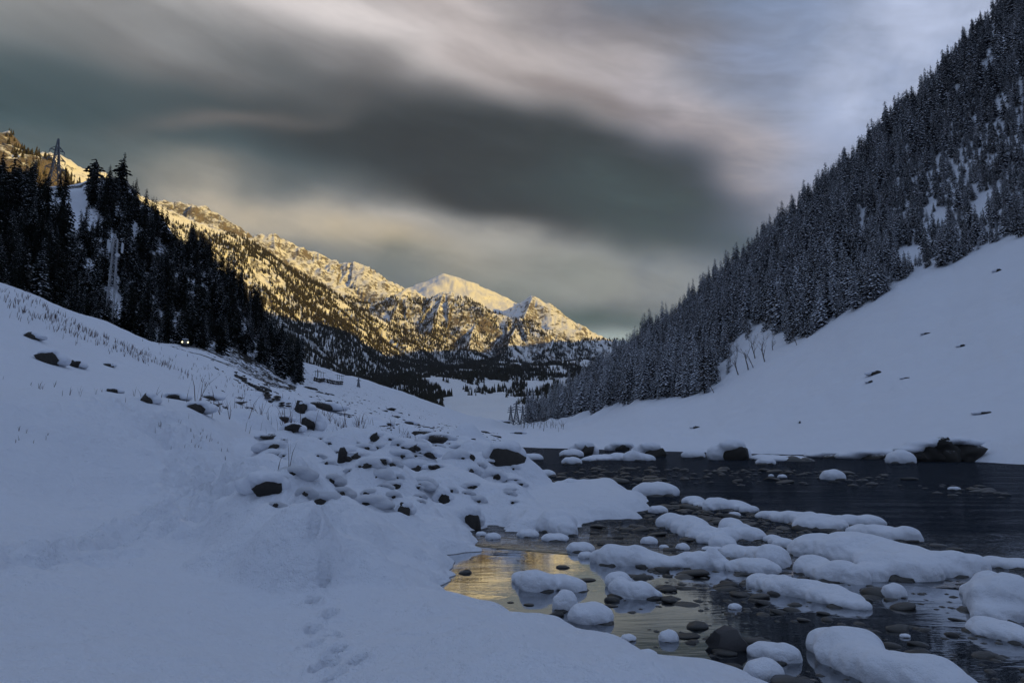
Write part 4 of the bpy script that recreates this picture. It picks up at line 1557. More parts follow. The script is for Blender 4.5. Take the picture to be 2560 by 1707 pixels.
def conifer_meshes(seed, H, rmax, levels, per, taper=0.8, base=0.07, ragged=0.15, flat=False):
    rg = random.Random(seed)
    V, Q, n = [], [], 0
    lean = rg.uniform(-0.02, 0.02)
    for i in range(levels):
        t = base + (0.97 - base) * (i / (levels - 1)) ** 0.92
        z = H * t
        rr = rmax * ((1 - t) ** taper * (0.6 + 0.4 * min(1, (t - base) * 8 + 0.35))) * rg.uniform(0.78, 1.12)
        if flat:
            rr = rmax * (0.35 + 0.65 * math.sin(math.pi * min(1, t * 0.9 + 0.08)) ** 0.8) * rg.uniform(0.55, 1.2)
        rr = max(rr, 0.12 * rmax * (1 - t) + 0.15)
        m = max(3, int(per * (0.55 + 0.45 * (1 - t))))
        a0 = rg.uniform(0, 6.28)
        for k in range(m):
            if rg.random() < ragged:
                continue
            a = a0 + 6.283 * k / m + rg.uniform(-0.3, 0.3)
            L = rr * rg.uniform(0.75, 1.15)
            droop = rg.uniform(0.22, 0.5) * (0.4 if flat else 1.0)
            steps = 3 if L > 0.9 else 2
            for s in range(steps):
                f = (s + 0.55) / steps
                c = Vector((math.cos(a) * L * f + lean * z, math.sin(a) * L * f, z - droop * L * f * f + 0.06 * L))
                sl = L / steps * rg.uniform(0.7, 1.05)
                sw = L * rg.uniform(0.22, 0.42) * (1.15 - 0.45 * f)
                st = L * rg.uniform(0.08, 0.16) + 0.05
                pitch = math.atan2(2 * droop * f, 1.0)
                aa = a + rg.uniform(-0.35, 0.35)
                ex = Vector((math.cos(aa) * math.cos(pitch), math.sin(aa) * math.cos(pitch), -math.sin(pitch)))
                ey = Vector((-math.sin(aa), math.cos(aa), rg.uniform(-0.25, 0.25))).normalized()
                ez = ex.cross(ey)
                B = np.array([ex * sl, ey * sw, ez * st])
                V.append(OCT_V @ B + np.array(c) + np.array([[rg.uniform(-0.12, 0.12) * sw for _ in range(3)] for _ in range(6)]))
                Q.append(OCT_F + n)
                n += 6
    # leader
    V.append(OCT_V * (0.10, 0.10, H * 0.035) + (lean * H, 0, H * 0.985)); Q.append(OCT_F + n)
    crown = np_mesh('crown', np.concatenate(V), np.concatenate(Q), None, smooth=False)
    tv, tf = tube([(0, 0, -1.0), (0, 0, H * 0.3), (lean * H * 0.6, 0, H * 0.6), (lean * H, 0, H * 0.96)], [H * 0.016, H * 0.012, H * 0.008, H * 0.002], 6)
    trunk = py_mesh('trunk', tv, tf, M['bark'])
    return crown, trunk


SPEC = [(1, 22, 3.6, 24, 7, 0.58, 0.06, 0.16, False), (2, 20, 4.2, 21, 7, 0.66, 0.05, 0.22, False), (3, 25, 3.7, 26, 7, 0.50, 0.10, 0.24, False),
        (4, 17, 3.4, 19, 7, 0.60, 0.04, 0.14, False), (5, 10, 2.6, 14, 7, 0.85, 0.03, 0.15, False), (6, 14, 4.2, 13, 8, 0.7, 0.25, 0.25, True)]
CON = [conifer_meshes(*q) for q in SPEC]
CROWN_SNOW = []
CROWN_DARK = []
for c, t in CON:
    d = c.copy()
    c.materials.append(M['fir_snow'])
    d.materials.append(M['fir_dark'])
    CROWN_SNOW.append(c)
    CROWN_DARK.append(d)


def put_tree(kind, p, scale, label, group, dark=False, rz=None):
    o = bpy.data.objects.new('dark_pine_tree' if dark else 'conifer_tree', None)
    o.location = p
    wd = scale * random.uniform(0.75, 1.25)
    o.scale = (wd, wd, scale)
    o.rotation_euler = (random.gauss(0, 0.035), random.gauss(0, 0.035), random.uniform(0, 6.28) if rz is None else rz)
    link(o)
    tag(o, label, 'tree', group)
    c = bpy.data.objects.new('crown', (CROWN_DARK if dark else CROWN_SNOW)[kind])
    link(c, o)
    t = bpy.data.objects.new('trunk', CON[kind][1])
    link(t, o)
    return c


def gn_mass(name, pts, scl, rot, var, protos, label, cat):
    """one mass of distant repeats: instances of the given objects on points"""
    me = bpy.data.meshes.new(name)
    me.vertices.add(len(pts))
    me.vertices.foreach_set('co', np.ascontiguousarray(pts, np.float32).ravel())
    for nm, arr in (('scl', scl), ('rot', rot), ('wid', scl * RNG.uniform(0.75, 1.25, len(pts)))):
        set_attr(me, nm, arr)
    a = me.attributes.new('var', 'INT', 'POINT')
    a.data.foreach_set('value', np.ascontiguousarray(var, np.int32))
    o = mesh_obj(name, me)
    ng = bpy.data.node_groups.new(name, 'GeometryNodeTree')
    ng.interface.new_socket('Geometry', in_out='INPUT', socket_type='NodeSocketGeometry')
    ng.interface.new_socket('Geometry', in_out='OUTPUT', socket_type='NodeSocketGeometry')
    gi, go = ng.nodes.new('NodeGroupInput'), ng.nodes.new('NodeGroupOutput')
    iop = ng.nodes.new('GeometryNodeInstanceOnPoints')
    jn = ng.nodes.new('GeometryNodeJoinGeometry')
    for p in reversed(protos):
        oi = ng.nodes.new('GeometryNodeObjectInfo')
        oi.inputs['Object'].default_value = p
        oi.inputs['As Instance'].default_value = True
        ng.links.new(oi.outputs['Geometry'], jn.inputs[0])

    def attr(nm, ty):
        n = ng.nodes.new('GeometryNodeInputNamedAttribute')
        n.data_type = ty
        n.inputs['Name'].default_value = nm
        return n.outputs['Attribute']
    cx = ng.nodes.new('ShaderNodeCombineXYZ')
    ng.links.new(attr('rot', 'FLOAT'), cx.inputs[2])
    ng.links.new(gi.outputs[0], iop.inputs['Points'])
    ng.links.new(jn.outputs[0], iop.inputs['Instance'])
    iop.inputs['Pick Instance'].default_value = True
    ng.links.new(attr('var', 'INT'), iop.inputs['Instance Index'])
    ng.links.new(cx.outputs[0], iop.inputs['Rotation'])
    sx = ng.nodes.new('ShaderNodeCombineXYZ')
    wd = attr('wid', 'FLOAT')
    ng.links.new(wd, sx.inputs[0])
    ng.links.new(wd, sx.inputs[1])
    ng.links.new(attr('scl', 'FLOAT'), sx.inputs[2])
    ng.links.new(sx.outputs[0], iop.inputs['Scale'])
    ng.links.new(iop.outputs[0], go.inputs[0])
    md = o.modifiers.new('instances', 'NODES')
    md.node_group = ng
    tag(o, label, cat, kind='stuff')
    return o


def level_at(k, az):
    return np.interp(az, LV_AZ, LR[k]), np.interp(az, LV_AZ, LZ[k])


def thin_points(x, y, dmin):
    cell = {}
    keep = []
    for i in range(len(x)):
        cx, cy = int(x[i] // dmin[i]), int(y[i] // dmin[i])
        if (cx, cy, round(dmin[i])) in cell:
            continue
        cell[(cx, cy, round(dmin[i]))] = 1
        keep.append(i)
    return np.array(keep)


def right_forest():
    n = 60000
    az = RNG.uniform(R(1.3), R(41), n)
    g, c = level_at(6, az)[0], level_at(7, az)[0]
    t = RNG.uniform(-0.04, 1.10, n)
    r = g + (c - g) * t
    x, y = r * np.sin(az), r * np.cos(az)
    z = ground(x, y)
    u, v = project(np.stack([x, y, z], -1))
    gap = fbm(x / 34, y / 34, 3, 301)
    small = sstep(2080, 2300, u) * (1 - sstep(0.25, 0.6, t))
    keep = (gap + 0.10 * RNG.normal(size=n) > -0.62 + 0.25 * small)
    un, vn = u + 26 * fbm(x / 13, y / 13, 2, 331), v + 26 * fbm(x / 13, y / 13, 2, 337)
    keep &= ~(in_poly(un, vn, [(1765, 1000), (1790, 925), (1835, 850), (1930, 815), (1990, 862), (1915, 915), (1850, 950)]) & (RNG.uniform(size=n) < 0.985))
    for poly in ([(1905, 880), (1930, 800), (1990, 770), (2010, 800), (1995, 850)], [(1830, 930), (1835, 830), (1880, 800), (1915, 815), (1905, 895)],
                 [(2300, 560), (2340, 470), (2380, 440), (2400, 520), (2350, 600)], [(2400, 560), (2480, 510), (2500, 530), (2420, 580)],
                 [(1465, 960), (1480, 925), (1500, 930), (1490, 960)], [(1395, 1060), (1410, 1010), (1440, 965), (1460, 975), (1430, 1030), (1415, 1062)],
                 [(2420, 170), (2480, 90), (2540, 60), (2560, 110), (2470, 200)]):
        keep &= ~(in_poly(u, v, poly) & (RNG.uniform(size=n) < 0.93))
    edge = 0.02 + 0.05 * fbm(x / 12, y / 12, 2, 305)
    keep &= t > edge
    idx = np.nonzero(keep)[0]
    dm = np.where(small[idx] > 0.5, 3.2, 4.1)
    idx = idx[thin_points(x[idx], y[idx], dm)]
    x, y, z, t, u, v, small, r = x[idx], y[idx], z[idx], t[idx], u[idx], v[idx], small[idx], r[idx]
    m = len(idx)
    sc = np.where(RNG.uniform(size=m) < 0.35, RNG.uniform(0.30, 0.62, m), RNG.uniform(0.60, 1.05, m)) * (1 - 0.45 * small) * (1 - 0.15 * sstep(0.5, 1.0, t))
    kind = RNG.integers(0, 5, m)
    front = np.argsort(t + 0.12 * sstep(2150, 2350, u))
    chosen = list(front[:215])
    sky_ = [i for i in np.argsort(np.abs(t - 1.0)) if i not in set(chosen) and u[i] < 2620][:85]
    protos = {}
    SPOT = [(1760, 'where the forest foot meets the valley floor'), (1900, 'beside the bare birches'), (2080, 'along the middle of the treeline'), (2280, 'in the upper treeline'), (9999, 'in the top right treeline')]
    for i in chosen:
        s = next(w for q, w in SPOT if u[i] < q)
        c = put_tree(int(kind[i]), (x[i], y[i], z[i] - 0.3), float(sc[i]), 'snow-laden conifer on the right slope, front rank ' + s, 'front rank conifers of the right forest')
        protos.setdefault(int(kind[i]), c)
    for i in sky_:
        c = put_tree(int(kind[i]), (x[i], y[i], z[i] - 0.3), float(sc[i]), 'snow-laden conifer standing on the skyline of the right forest', 'skyline conifers of the right forest')
        protos.setdefault(int(kind[i]), c)
    used = set(chosen) | set(sky_)
    rest = np.array([i for i in range(m) if i not in used])
    gn_mass('conifer_forest', np.stack([x[rest], y[rest], z[rest] - 0.3], -1), sc[rest], RNG.uniform(0, 6.28, len(rest)), kind[rest], [protos[k] for k in range(5)],
            'dense snow-laden conifer forest covering the right mountainside', 'forest')
    print('right forest', m)
    return protos


PROTO = right_forest()


def left_hill():
    n = 14000
    az = RNG.uniform(R(-40), R(-17.3), n)
    g, c = level_at(6, az)[0], level_at(7, az)[0]
    t = RNG.uniform(0.0, 1.06, n)
    r = g + (c - g) * t
    x, y = r * np.sin(az), r * np.cos(az)
    z = ground(x, y)
    u, v = project(np.stack([x, y, z], -1))
    keep = fbm(x / 26, y / 26, 3, 401) > -0.45
    clear = [(0, 525), (90, 500), (200, 470), (228, 500), (220, 590), (185, 590), (150, 545), (90, 545), (40, 590), (0, 580)]
    keep &= ~(in_poly(u, v, clear) & (RNG.uniform(size=n) < 0.96))
    keep &= ~((u > 300) & (t > 0.93) & (v < 620))
    keep &= ~((u > 80) & (t > 0.70) & (v < 620))
    keep &= ~((u > 80) & (u < 330) & (v < 545) & (RNG.uniform(size=n) < 0.8))
    idx = np.nonzero(keep)[0]
    idx = idx[thin_points(x[idx], y[idx], np.full(len(idx), 3.0))]
    RNG.shuffle(idx)
    rest = idx[150:]
    ss = RNG.uniform(0.28, 0.60, len(x))
    ks = RNG.choice([0, 1, 2, 3, 3, 4], len(x))
    idx = idx[:150]
    pr = {}
    print('left trees', len(idx), len(rest))
    for i in idx:
        s = random.uniform(0.38, 0.66)
        k = random.choice([0, 1, 2, 3, 3, 4])
        where = 'near its foot' if t[i] < 0.3 else ('on its upper part' if t[i] > 0.75 else 'half way up')
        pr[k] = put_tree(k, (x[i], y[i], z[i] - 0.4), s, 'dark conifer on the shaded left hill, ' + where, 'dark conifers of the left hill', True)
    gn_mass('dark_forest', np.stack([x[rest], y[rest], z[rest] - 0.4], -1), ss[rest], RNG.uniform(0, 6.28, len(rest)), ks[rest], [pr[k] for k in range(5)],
            'dark conifer wood covering the shaded left hill', 'forest')
    spec = [(238, 470, 66, 5, 'broad ragged pine on the left hill crest, left of the crest rock'), (272, 466, 52, 3, 'slim pine on the left hill crest between two broad pines'), (300, 462, 58, 5, 'broad ragged pine at the right end of the left hill crest'),
            (163, 492, 68, 1, 'layered pine below the pylon on the left hill'), (146, 494, 60, 0, 'dark conifer left of the layered pine'), (108, 500, 66, 1, 'dense conifer at the left end of the snowy clearing'),
            (62, 525, 110, 2, 'tall conifer left of the snowy clearing'), (22, 530, 130, 1, 'tallest conifer at the left edge of the picture'), (80, 548, 118, 0, 'tall conifer overlapping the snowy clearing'), (0, 520, 120, 3, 'conifer cut by the left edge of the picture'),
            (568, 838, 160, 0, 'tall dark conifer at the right edge of the left hill'), (700, 905, 108, 3, 'lone dark conifer where the left hill meets the pasture'), (468, 668, 74, 1, 'conifer on the right shoulder of the left hill'),
            (545, 800, 110, 2, 'dark conifer just left of the tall edge conifer'), (620, 860, 90, 3, 'dark conifer low on the right flank of the left hill'), (655, 885, 80, 0, 'smaller conifer near the lone one on the right flank'), (528, 760, 70, 2, 'narrow conifer on the right skyline of the left hill')]
    for (u_, v_, h, k, lab) in spec:
        p = on_ground(u_, v_, 100, 420)
        if p is None:
            q = P(u_, v_, 300)
            p = Vector((q[0], q[1], float(ground(q[0], q[1])[0])))
        hh = h / F * p.length
        put_tree(k, (p.x, p.y, p.z - 0.4), hh / SPEC[k][1], lab, None, True)


left_hill()


# far forest on the flanks at the end of the valley
def far_tree(seed):
    rg = random.Random(seed)
    V, Fc = [], []
    for (z0, z1, rad) in ((1.0, 8.0, 3.0), (5.0, 12.0, 2.3), (9.5, 16.0, 1.4)):
        b = len(V)
        for k in range(6):
            a = 6.283 * k / 6 + rg.uniform(-.3, .3)
            V.append((math.cos(a) * rad * rg.uniform(.75, 1.2), math.sin(a) * rad * rg.uniform(.75, 1.2), z0 + rg.uniform(-.7, .7)))
        V.append((rg.uniform(-.2, .2), rg.uniform(-.2, .2), z1))
        Fc += [(b + k, b + (k + 1) % 6, b + 6) for k in range(6)]
    return py_mesh('far_conifer', V, Fc, M['fir_far'])


FAR = [far_tree(i) for i in range(3)]


def far_forest():
    n = 140000
    az = RNG.uniform(R(-38), R(9.5), n)
    r = np.sqrt(RNG.uniform(820 ** 2, 4300 ** 2, n))
    x, y = r * np.sin(az), r * np.cos(az)
    z, bd, rk, mt = mount(x, y)
    u, v = project(np.stack([x, y, z], -1))
    nz = fbm(x / 150, y / 150, 4, 501)
    nf = fbm(x / 36, y / 36, 2, 507)
    dens = 0.62 + 1.25 * nz + 0.5 * nf
    dens = dens + 0.35 * sstep(560, 640, u)
    dens = dens - sstep(640, 780, z + 60 * nf + 60 * nz - 90 * sstep(480, 640, u)) * 1.6 * (rk < 0.45)
    dens = np.where(rk >= 0.45, np.where(z < 800, 0.42 + 0.5 * nz + 0.6 * nf, -1), dens)
    dens = np.where((r > 4100), -1, dens)
    dens = dens + 1.0 * (1 - sstep(330, 460, z)) * (1 - sstep(1000, 1150, u))
    # the open meadow at the valley head, and the avalanche gully
    meadow = sstep(915, 975, v + 45 * fbm(x / 170, y / 170, 3, 511)) * sstep(1080, 1150, u) * (1 - sstep(1400, 1480, u))
    dens = dens - 1.15 * meadow
    gl = np.abs((v - 868) - (u - 915) * 0.505)
    dens = np.where((u > 900) & (u < 1160) & (gl < 9 + 0.02 * (u - 900)), dens - 1.3, dens)
    keep = dens > RNG.uniform(0.15, 0.85, n)
    idx = np.nonzero(keep)[0]
    print('far trees', len(idx))
    protos = []
    big = sorted(((1 / r[i], i) for i in idx if meadow[i] > 0.8 and r[i] < 2100), reverse=True)[:40]
    used = set()
    for q, (_, i) in enumerate(big):
        o = bpy.data.objects.new('far_conifer', FAR[q % 3])
        o.location = (x[i], y[i], z[i] - 0.6)
        s = random.uniform(0.6, 1.0)
        o.scale = (s, s, s)
        link(o)
        tag(o, 'small dark conifer dotted on the snowy meadow at the valley head', 'tree', 'conifers dotted on the far meadow')
        protos.append(o)
        used.add(i)
    while len(protos) < 3:
        i = idx[len(protos)]
        o = bpy.data.objects.new('far_conifer', FAR[len(protos)])
        o.location = (x[i], y[i], z[i] - 0.6)
        link(o)
        tag(o, 'small dark conifer dotted on the snowy meadow at the valley head', 'tree', 'conifers dotted on the far meadow')
        protos.append(o)
        used.add(i)
    rest = np.array([i for i in idx if i not in used])
    gn_mass('far_forest', np.stack([x[rest], y[rest], z[rest] - 0.6], -1), RNG.uniform(0.65, 1.2, len(rest)), RNG.uniform(0, 6.28, len(rest)), RNG.integers(0, 3, len(rest)), protos[:3],
            'conifer woods on the far mountain flanks, partly sunlit', 'forest')


far_forest()


# ------------------------------------------------------------------ bare birches and shrubs
def bare_tree_mesh(seed, H, lean=0.0, spread=0.5, depth=4):
    rg = random.Random(seed)
    V, Fc = [], []

    def grow(p, d, L, r, lv):
        n = 3
        path, rad = [p], [r]
        for i in range(n):
            d = (d + Vector((rg.uniform(-.16, .16), rg.uniform(-.16, .16), rg.uniform(-0.03, .12)))).normalized()
            p = p + d * (L / n)
            path.append(p); rad.append(r * (1 - 0.4 * (i + 1) / n))
        v, f = tube(path, rad, 4 if lv else 6)
        b = len(V)
        V.extend(v); Fc.extend([tuple(q + b for q in w) for w in f])
        if lv >= depth:
            return
        for k in range(rg.choice([2, 3, 3])):
            a = rg.uniform(0, 6.28)
            o = d.orthogonal().normalized()
            o.rotate(Matrix.Rotation(a, 3, d))
            j = rg.choice([1, 2, 3, 3])
            grow(path[j], (d + o * rg.uniform(spread * 0.6, spread * 1.5) + Vector((0, 0, 0.15))).normalized(), L * rg.uniform(0.55, 0.8), max(rad[j] * 0.62, 0.018 * H / 10), lv + 1)
    grow(Vector((0, 0, -0.3)), Vector((lean, 0, 1)).normalized(), H * 0.42, H * 0.017, 0)
    return V, Fc


def bare_tree(name, label, cat, p, H, seed, lean, spread=0.5, group=None, depth=4):
    V, Fc = bare_tree_mesh(seed, H, lean, spread, depth)
    cut = 4 * 6
    t = thing(name, label, cat, p, group)
    # trunk and crown apart
    mesh_obj('trunk', py_mesh('trunk', V[:cut], [f for f in Fc if max(f) < cut], M['birch']), None, t)
    mesh_obj('crown', py_mesh('crown', [q for q in V[cut:]], [tuple(i - cut for i in f) for f in Fc if min(f) >= cut], M['birch']), None, t)


for i, (u, v, h, ln, lab) in enumerate([
        (1785, 981, 60, -0.35, 'lone bare tree leaning left below the forest edge'), (1846, 936, 84, -0.30, 'leaning bare birch at the left of the birch clump'),
        (1871, 924, 92, -0.25, 'tall bare birch in the middle of the clump'), (1884, 919, 60, -0.2, 'thin bare birch beside the tall one'),
        (1888, 896, 76, -0.15, 'bare birch at the back of the clump'), (1912, 904, 80, -0.12, 'bare birch with a thick bent trunk right of the clump'),
        (1932, 875, 60, -0.25, 'bare birch under the tall snowy conifer'), (1992, 862, 50, -0.2, 'bare birch farthest up the slope edge'), (1826, 905, 70, -0.2, 'bushy bare birch against the conifers'), (1773, 940, 85, 0.02, 'straight bare trunk at the forest edge')]):
    p = on_ground(u, v, 150, 420)
    if p:
        bare_tree('bare_tree', lab, 'tree', (p.x, p.y, p.z), h / F * p.length, 40 + i, ln, 0.55, None)
for i in range(16):
    u, v = 1305 + i * 7 + random.uniform(-3, 3), 1062 + random.uniform(-2, 12) + i * 0.5
    p = on_ground(u, v, 120, 560)
    if p:
        bare_tree('bare_shrub', 'purplish bare shrub in the thicket left of the right forest foot', 'shrub', (p.x, p.y, p.z), random.uniform(26, 44) / F * p.length, 70 + i, random.uniform(-.15, .15), 0.7, 'bare shrubs at the forest foot', 3)


# ------------------------------------------------------------------ lattice towers
def bar(V, Fc, a, b, w):
    v, f = tube([a, b], [w, w], 4)
    n = len(V)
    V.extend(v); Fc.extend([tuple(i + n for i in q) for q in f])


def pylon(label, p, H, rz, arms=3, w=0.16, group=None, name='lattice_pylon', reach=1.0):
    t = thing(name, label, 'pylon', p, group, rz)
    zs = [0, .16, .30, .42, .53, .62, .70, .77, .84, .90, 1.0]

    def half(z):
        return H * (0.105 * (1 - z / 0.62) + 0.032) if z < 0.62 else H * (0.032 * (1 - (z - 0.62) / 0.40) + 0.003)
    for sx, sy in ((1, 1), (1, -1), (-1, -1), (-1, 1)):
        V, Fc = [], []
        for z0, z1 in zip(zs[:-1], zs[1:]):
            bar(V, Fc, (sx * half(z0), sy * half(z0), z0 * H), (sx * half(z1), sy * half(z1), z1 * H), w)
        mesh_obj('leg', py_mesh('leg', V, Fc, M['steel']), None, t)
    V, Fc = [], []
    C = ((1, 1), (1, -1), (-1, -1), (-1, 1))
    for z0, z1 in zip(zs[:-1], zs[1:]):
        for k in range(4):
            a, b = C[k], C[(k + 1) % 4]
            bar(V, Fc, (a[0] * half(z0), a[1] * half(z0), z0 * H), (b[0] * half(z1), b[1] * half(z1), z1 * H), w * 0.55)
            bar(V, Fc, (b[0] * half(z0), b[1] * half(z0), z0 * H), (a[0] * half(z1), a[1] * half(z1), z1 * H), w * 0.55)
            bar(V, Fc, (a[0] * half(z1), a[1] * half(z1), z1 * H), (b[0] * half(z1), b[1] * half(z1), z1 * H), w * 0.5)
    mesh_obj('bracing', py_mesh('bracing', V, Fc, M['steel']), None, t)
    for z, L in [(0.64, .17), (0.75, .15), (0.86, .12)][:arms]:
        V, Fc = [], []
        for s in (-1, 1):
            tip = (s * L * H * reach, 0, z * H)
            for sy in (-1, 1):
                bar(V, Fc, (s * half(z), sy * half(z), z * H), tip, w * 0.7)
                bar(V, Fc, (s * half(z + .05), sy * half(z + .05), (z + .05) * H), tip, w * 0.6)
            bar(V, Fc, tip, (tip[0], 0, (z - .04) * H), w * 0.8)
        mesh_obj('cross_arm', py_mesh('cross_arm', V, Fc, M['steel']), None, t)
    return t


def mount_z(x, y):
    return max(float(mount(np.array([x]), np.array([y]))[0][0]), float(ground(x, y)[0]))


p = on_ground(134, 486, 200, 330)
q = P(134, 470, 322)
gz = float(ground(q[0], q[1])[0])
pylon('tall lattice power pylon rising behind the left hill crest', (q[0], q[1], gz - 1), P(134, 339, 322)[2] - gz, 0.9, 3, 0.22, reach=0.6)
for (u, v, top, r, lab) in [(1277, 1052, 1013, 560, 'leftmost of the three far power pylons in the valley'), (1291, 1054, 1002, 540, 'tallest, middle one of the three far power pylons'), (1307, 1050, 1012, 580, 'rightmost of the three far power pylons, partly behind shrubs')]:
    a, b = P(u, v, r), P(u, top, r)
    gz = float(ground(a[0], a[1])[0])
    pylon(lab, (a[0], a[1], gz), b[2] - gz, 0.1, 3, 0.36, 'power pylons in the valley')
for (u, v, top, lab) in [(896, 968, 948, 'squat distant lattice pylon on the brow of the pasture')]:
    p = on_ground(u, v, 150, 460)
    if p:
        pylon(lab, p, 26 / F * p.length, 0.2, 1, 0.24)


def telecom(p, H):
    t = thing('telecom_tower', 'slender lattice telecom mast with white panel antennas before the dark hill', 'mast', p, None, 0.3)
    n = 14
    hw = lambda z: H * (0.036 - 0.016 * z)
    C = ((1, 1), (1, -1), (-1, -1), (-1, 1))
    for sx, sy in C:
        V, Fc = [], []
        bar(V, Fc, (sx * hw(0), sy * hw(0), 0), (sx * hw(1), sy * hw(1), H), 0.11)
        mesh_obj('leg', py_mesh('leg', V, Fc, M['mast']), None, t)
    V, Fc = [], []
    for i in range(n):
        z0, z1 = i / n, (i + 1) / n
        for k in range(4):
            a, b = C[k], C[(k + 1) % 4]
            bar(V, Fc, (a[0] * hw(z0), a[1] * hw(z0), z0 * H), (b[0] * hw(z1), b[1] * hw(z1), z1 * H), 0.045)
            bar(V, Fc, (a[0] * hw(z1), a[1] * hw(z1), z1 * H), (b[0] * hw(z1), b[1] * hw(z1), z1 * H), 0.045)
    mesh_obj('bracing', py_mesh('bracing', V, Fc, M['mast']), None, t)
    for k, (a, z) in enumerate([(0.2, .90), (2.2, .90), (4.1, .88), (3.2, .93)]):
        bm = bmesh.new()
        bmesh.ops.create_cube(bm, size=1.0)
        bmesh.ops.bevel(bm, geom=bm.edges[:], offset=0.08, segments=2, affect='EDGES')
        me = bpy.data.meshes.new('panel_antenna')
        bm.to_mesh(me); bm.free()
        o = mesh_obj('panel_antenna', me, M['antenna'], t, (math.cos(a) * 1.5, math.sin(a) * 1.5, z * H))
        o.scale = (0.4, 0.55, 2.4)
    V, Fc = [], []
    for a in (0.2, 2.2, 4.1):
        bar(V, Fc, (0, 0, .90 * H), (math.cos(a) * 1.5, math.sin(a) * 1.5, .90 * H), 0.06)
    bar(V, Fc, (0, 0, H * .98), (0, 0, H * 1.05), 0.05)
    mesh_obj('antenna_mount', py_mesh('antenna_mount', V, Fc, M['mast']), None, t)
    v, f = tube([(0, -0.5, 0), (0, 0.05, 0)], [0.5, 0.5], 12)
    f = list(f) + [tuple(range(12))[::-1], tuple(range(12, 24))]
    mesh_obj('dish', py_mesh('dish', v, f, M['antenna']), None, t, (0.9, -0.9, H * 0.80))


p = on_ground(270, 806, 60, 260)
q = P(272, 808, 185)
gz = float(ground(q[0], q[1])[0])
telecom((q[0], q[1], gz - 0.3), P(272, 592, 185)[2] - gz)


# ------------------------------------------------------------------ car with lit headlights on the valley road
def car(p, rz):
    t = thing('car', 'distant car facing us with both headlights lit on the hillside road', 'car', p, None, rz)

    def prism(name, prof, w, mat, parent=t, inset=0.0):
        n = len(prof)
        V = [(-w / 2 + (inset if z > 0.9 else 0), y, z) for y, z in prof] + [(w / 2 - (inset if z > 0.9 else 0), y, z) for y, z in prof]
        Fc = [tuple(range(n))[::-1], tuple(range(n, 2 * n))] + [(i, (i + 1) % n, n + (i + 1) % n, n + i) for i in range(n)]
        return mesh_obj(name, py_mesh(name, V, Fc, mat), None, parent)
    prism('body', [(-2.1, .35), (2.1, .35), (2.15, .8), (1.9, 1.0), (0.9, 1.05), (-0.9, 1.05), (-2.0, .98), (-2.15, .75)], 1.75, M['carpaint'])
    prism('cabin', [(-1.3, 1.06), (1.9, 1.06), (1.6, 1.68), (-0.5, 1.72)], 1.6, M['glass'], t, 0.12)
    prism('roof', [(-0.5, 1.73), (1.6, 1.69), (1.5, 1.80), (-0.4, 1.83)], 1.35, M['cap'])
    for x in (-0.8, 0.8):
        for y in (-1.35, 1.35):
            v, f = tube([(x - .1, y, .34), (x + .1, y, .34)], [.34, .34], 12)
            w = mesh_obj('wheel', py_mesh('wheel', v, list(f) + [tuple(range(12))[::-1], tuple(range(12, 24))], M['tyre']), None, t)
    for x in (-0.62, 0.62):
        v, f = tube([(x, -2.30, .78), (x, -2.12, .78)], [.15, .12], 10)
        mesh_obj('headlight', py_mesh('headlight', v, list(f) + [tuple(range(10))[::-1], tuple(range(10, 20))], M['lamp']), None, t)


p = on_ground(462, 866, 60, 300)
car((p.x, p.y, p.z), -math.atan2(p.x, p.y))


# ------------------------------------------------------------------ walls, fences, huts
def stone_wall(label, pix, h, name='drystone_wall', step=1.1, lo=60, hi=480, courses=2):
    pts = [on_ground(u, v, lo, hi) for u, v in pix]
    pts = [q for q in pts if q]
    t = thing(name, label, 'wall', pts[0])
    k = 0
    for a, b in zip(pts[:-1], pts[1:]):
        n = max(1, int((b - a).length / step))
        for i in range(n):
            c = a.lerp(b, (i + 0.5) / n)
            c.z = float(ground(c.x, c.y)[0])
            for cr in range(courses):
                o = bpy.data.objects.new('block', ROCKW[k % 4])
                k += 1
                o.scale = (step * random.uniform(0.5, 0.7), step * 0.42, h / courses * random.uniform(0.5, 0.72))
                o.location = (c.x - pts[0].x + random.uniform(-.2, .2), c.y - pts[0].y + random.uniform(-.1, .1), c.z - pts[0].z + h / courses * (cr + 0.45))
                o.rotation_euler = (random.uniform(-.1, .1), 0, math.atan2(b.y - a.y, b.x - a.x) + random.uniform(-.15, .15))
                link(o, t)
    return t, pts


ROCKW = [rock_mesh('block_shape', 500 + i, 0.9, 0.22, ICO1, M['masonry']) for i in range(4)]
stone_wall('long dark drystone wall slanting down the left pasture', [(590, 941), (612, 957), (640, 972), (670, 992), (700, 1008), (722, 1020)], 0.55, step=0.9)
wt, wp = stone_wall('dark terrace wall with a railing on the brow of the pasture', [(785, 952), (810, 955), (830, 960), (856, 962)], 1.6, 'terrace_wall')
for (u, v) in [(788, 948), (795, 948), (802, 949), (808, 950), (843, 955), (848, 956), (853, 956), (857, 957)]:
    p = on_ground(u, v, 100, 480)
    if p:
        V, Fc = [], []
        bar(V, Fc, (0, 0, 1.0), (0, 0, 3.0), 0.09)
        bar(V, Fc, (-1.0, 0, 2.8), (1.0, 0, 2.8), 0.06)
        mesh_obj('railing_post', py_mesh('railing_post', V, Fc, M['steel']), None, wt, p - wp[0])
p = on_ground(793, 950, 100, 480)
t = thing('utility_pole', 'thin utility pole with a crossbar beside the terrace wall', 'pole', p)
V, Fc = [], []
bar(V, Fc, (0, 0, -0.5), (0, 0, 26 / F * p.length), 0.13)
mesh_obj('mast', py_mesh('mast', V, Fc, M['bark']), None, t)
V, Fc = [], []
z = 22 / F * p.length
bar(V, Fc, (-1.1, 0, z), (1.1, 0, z), 0.10)
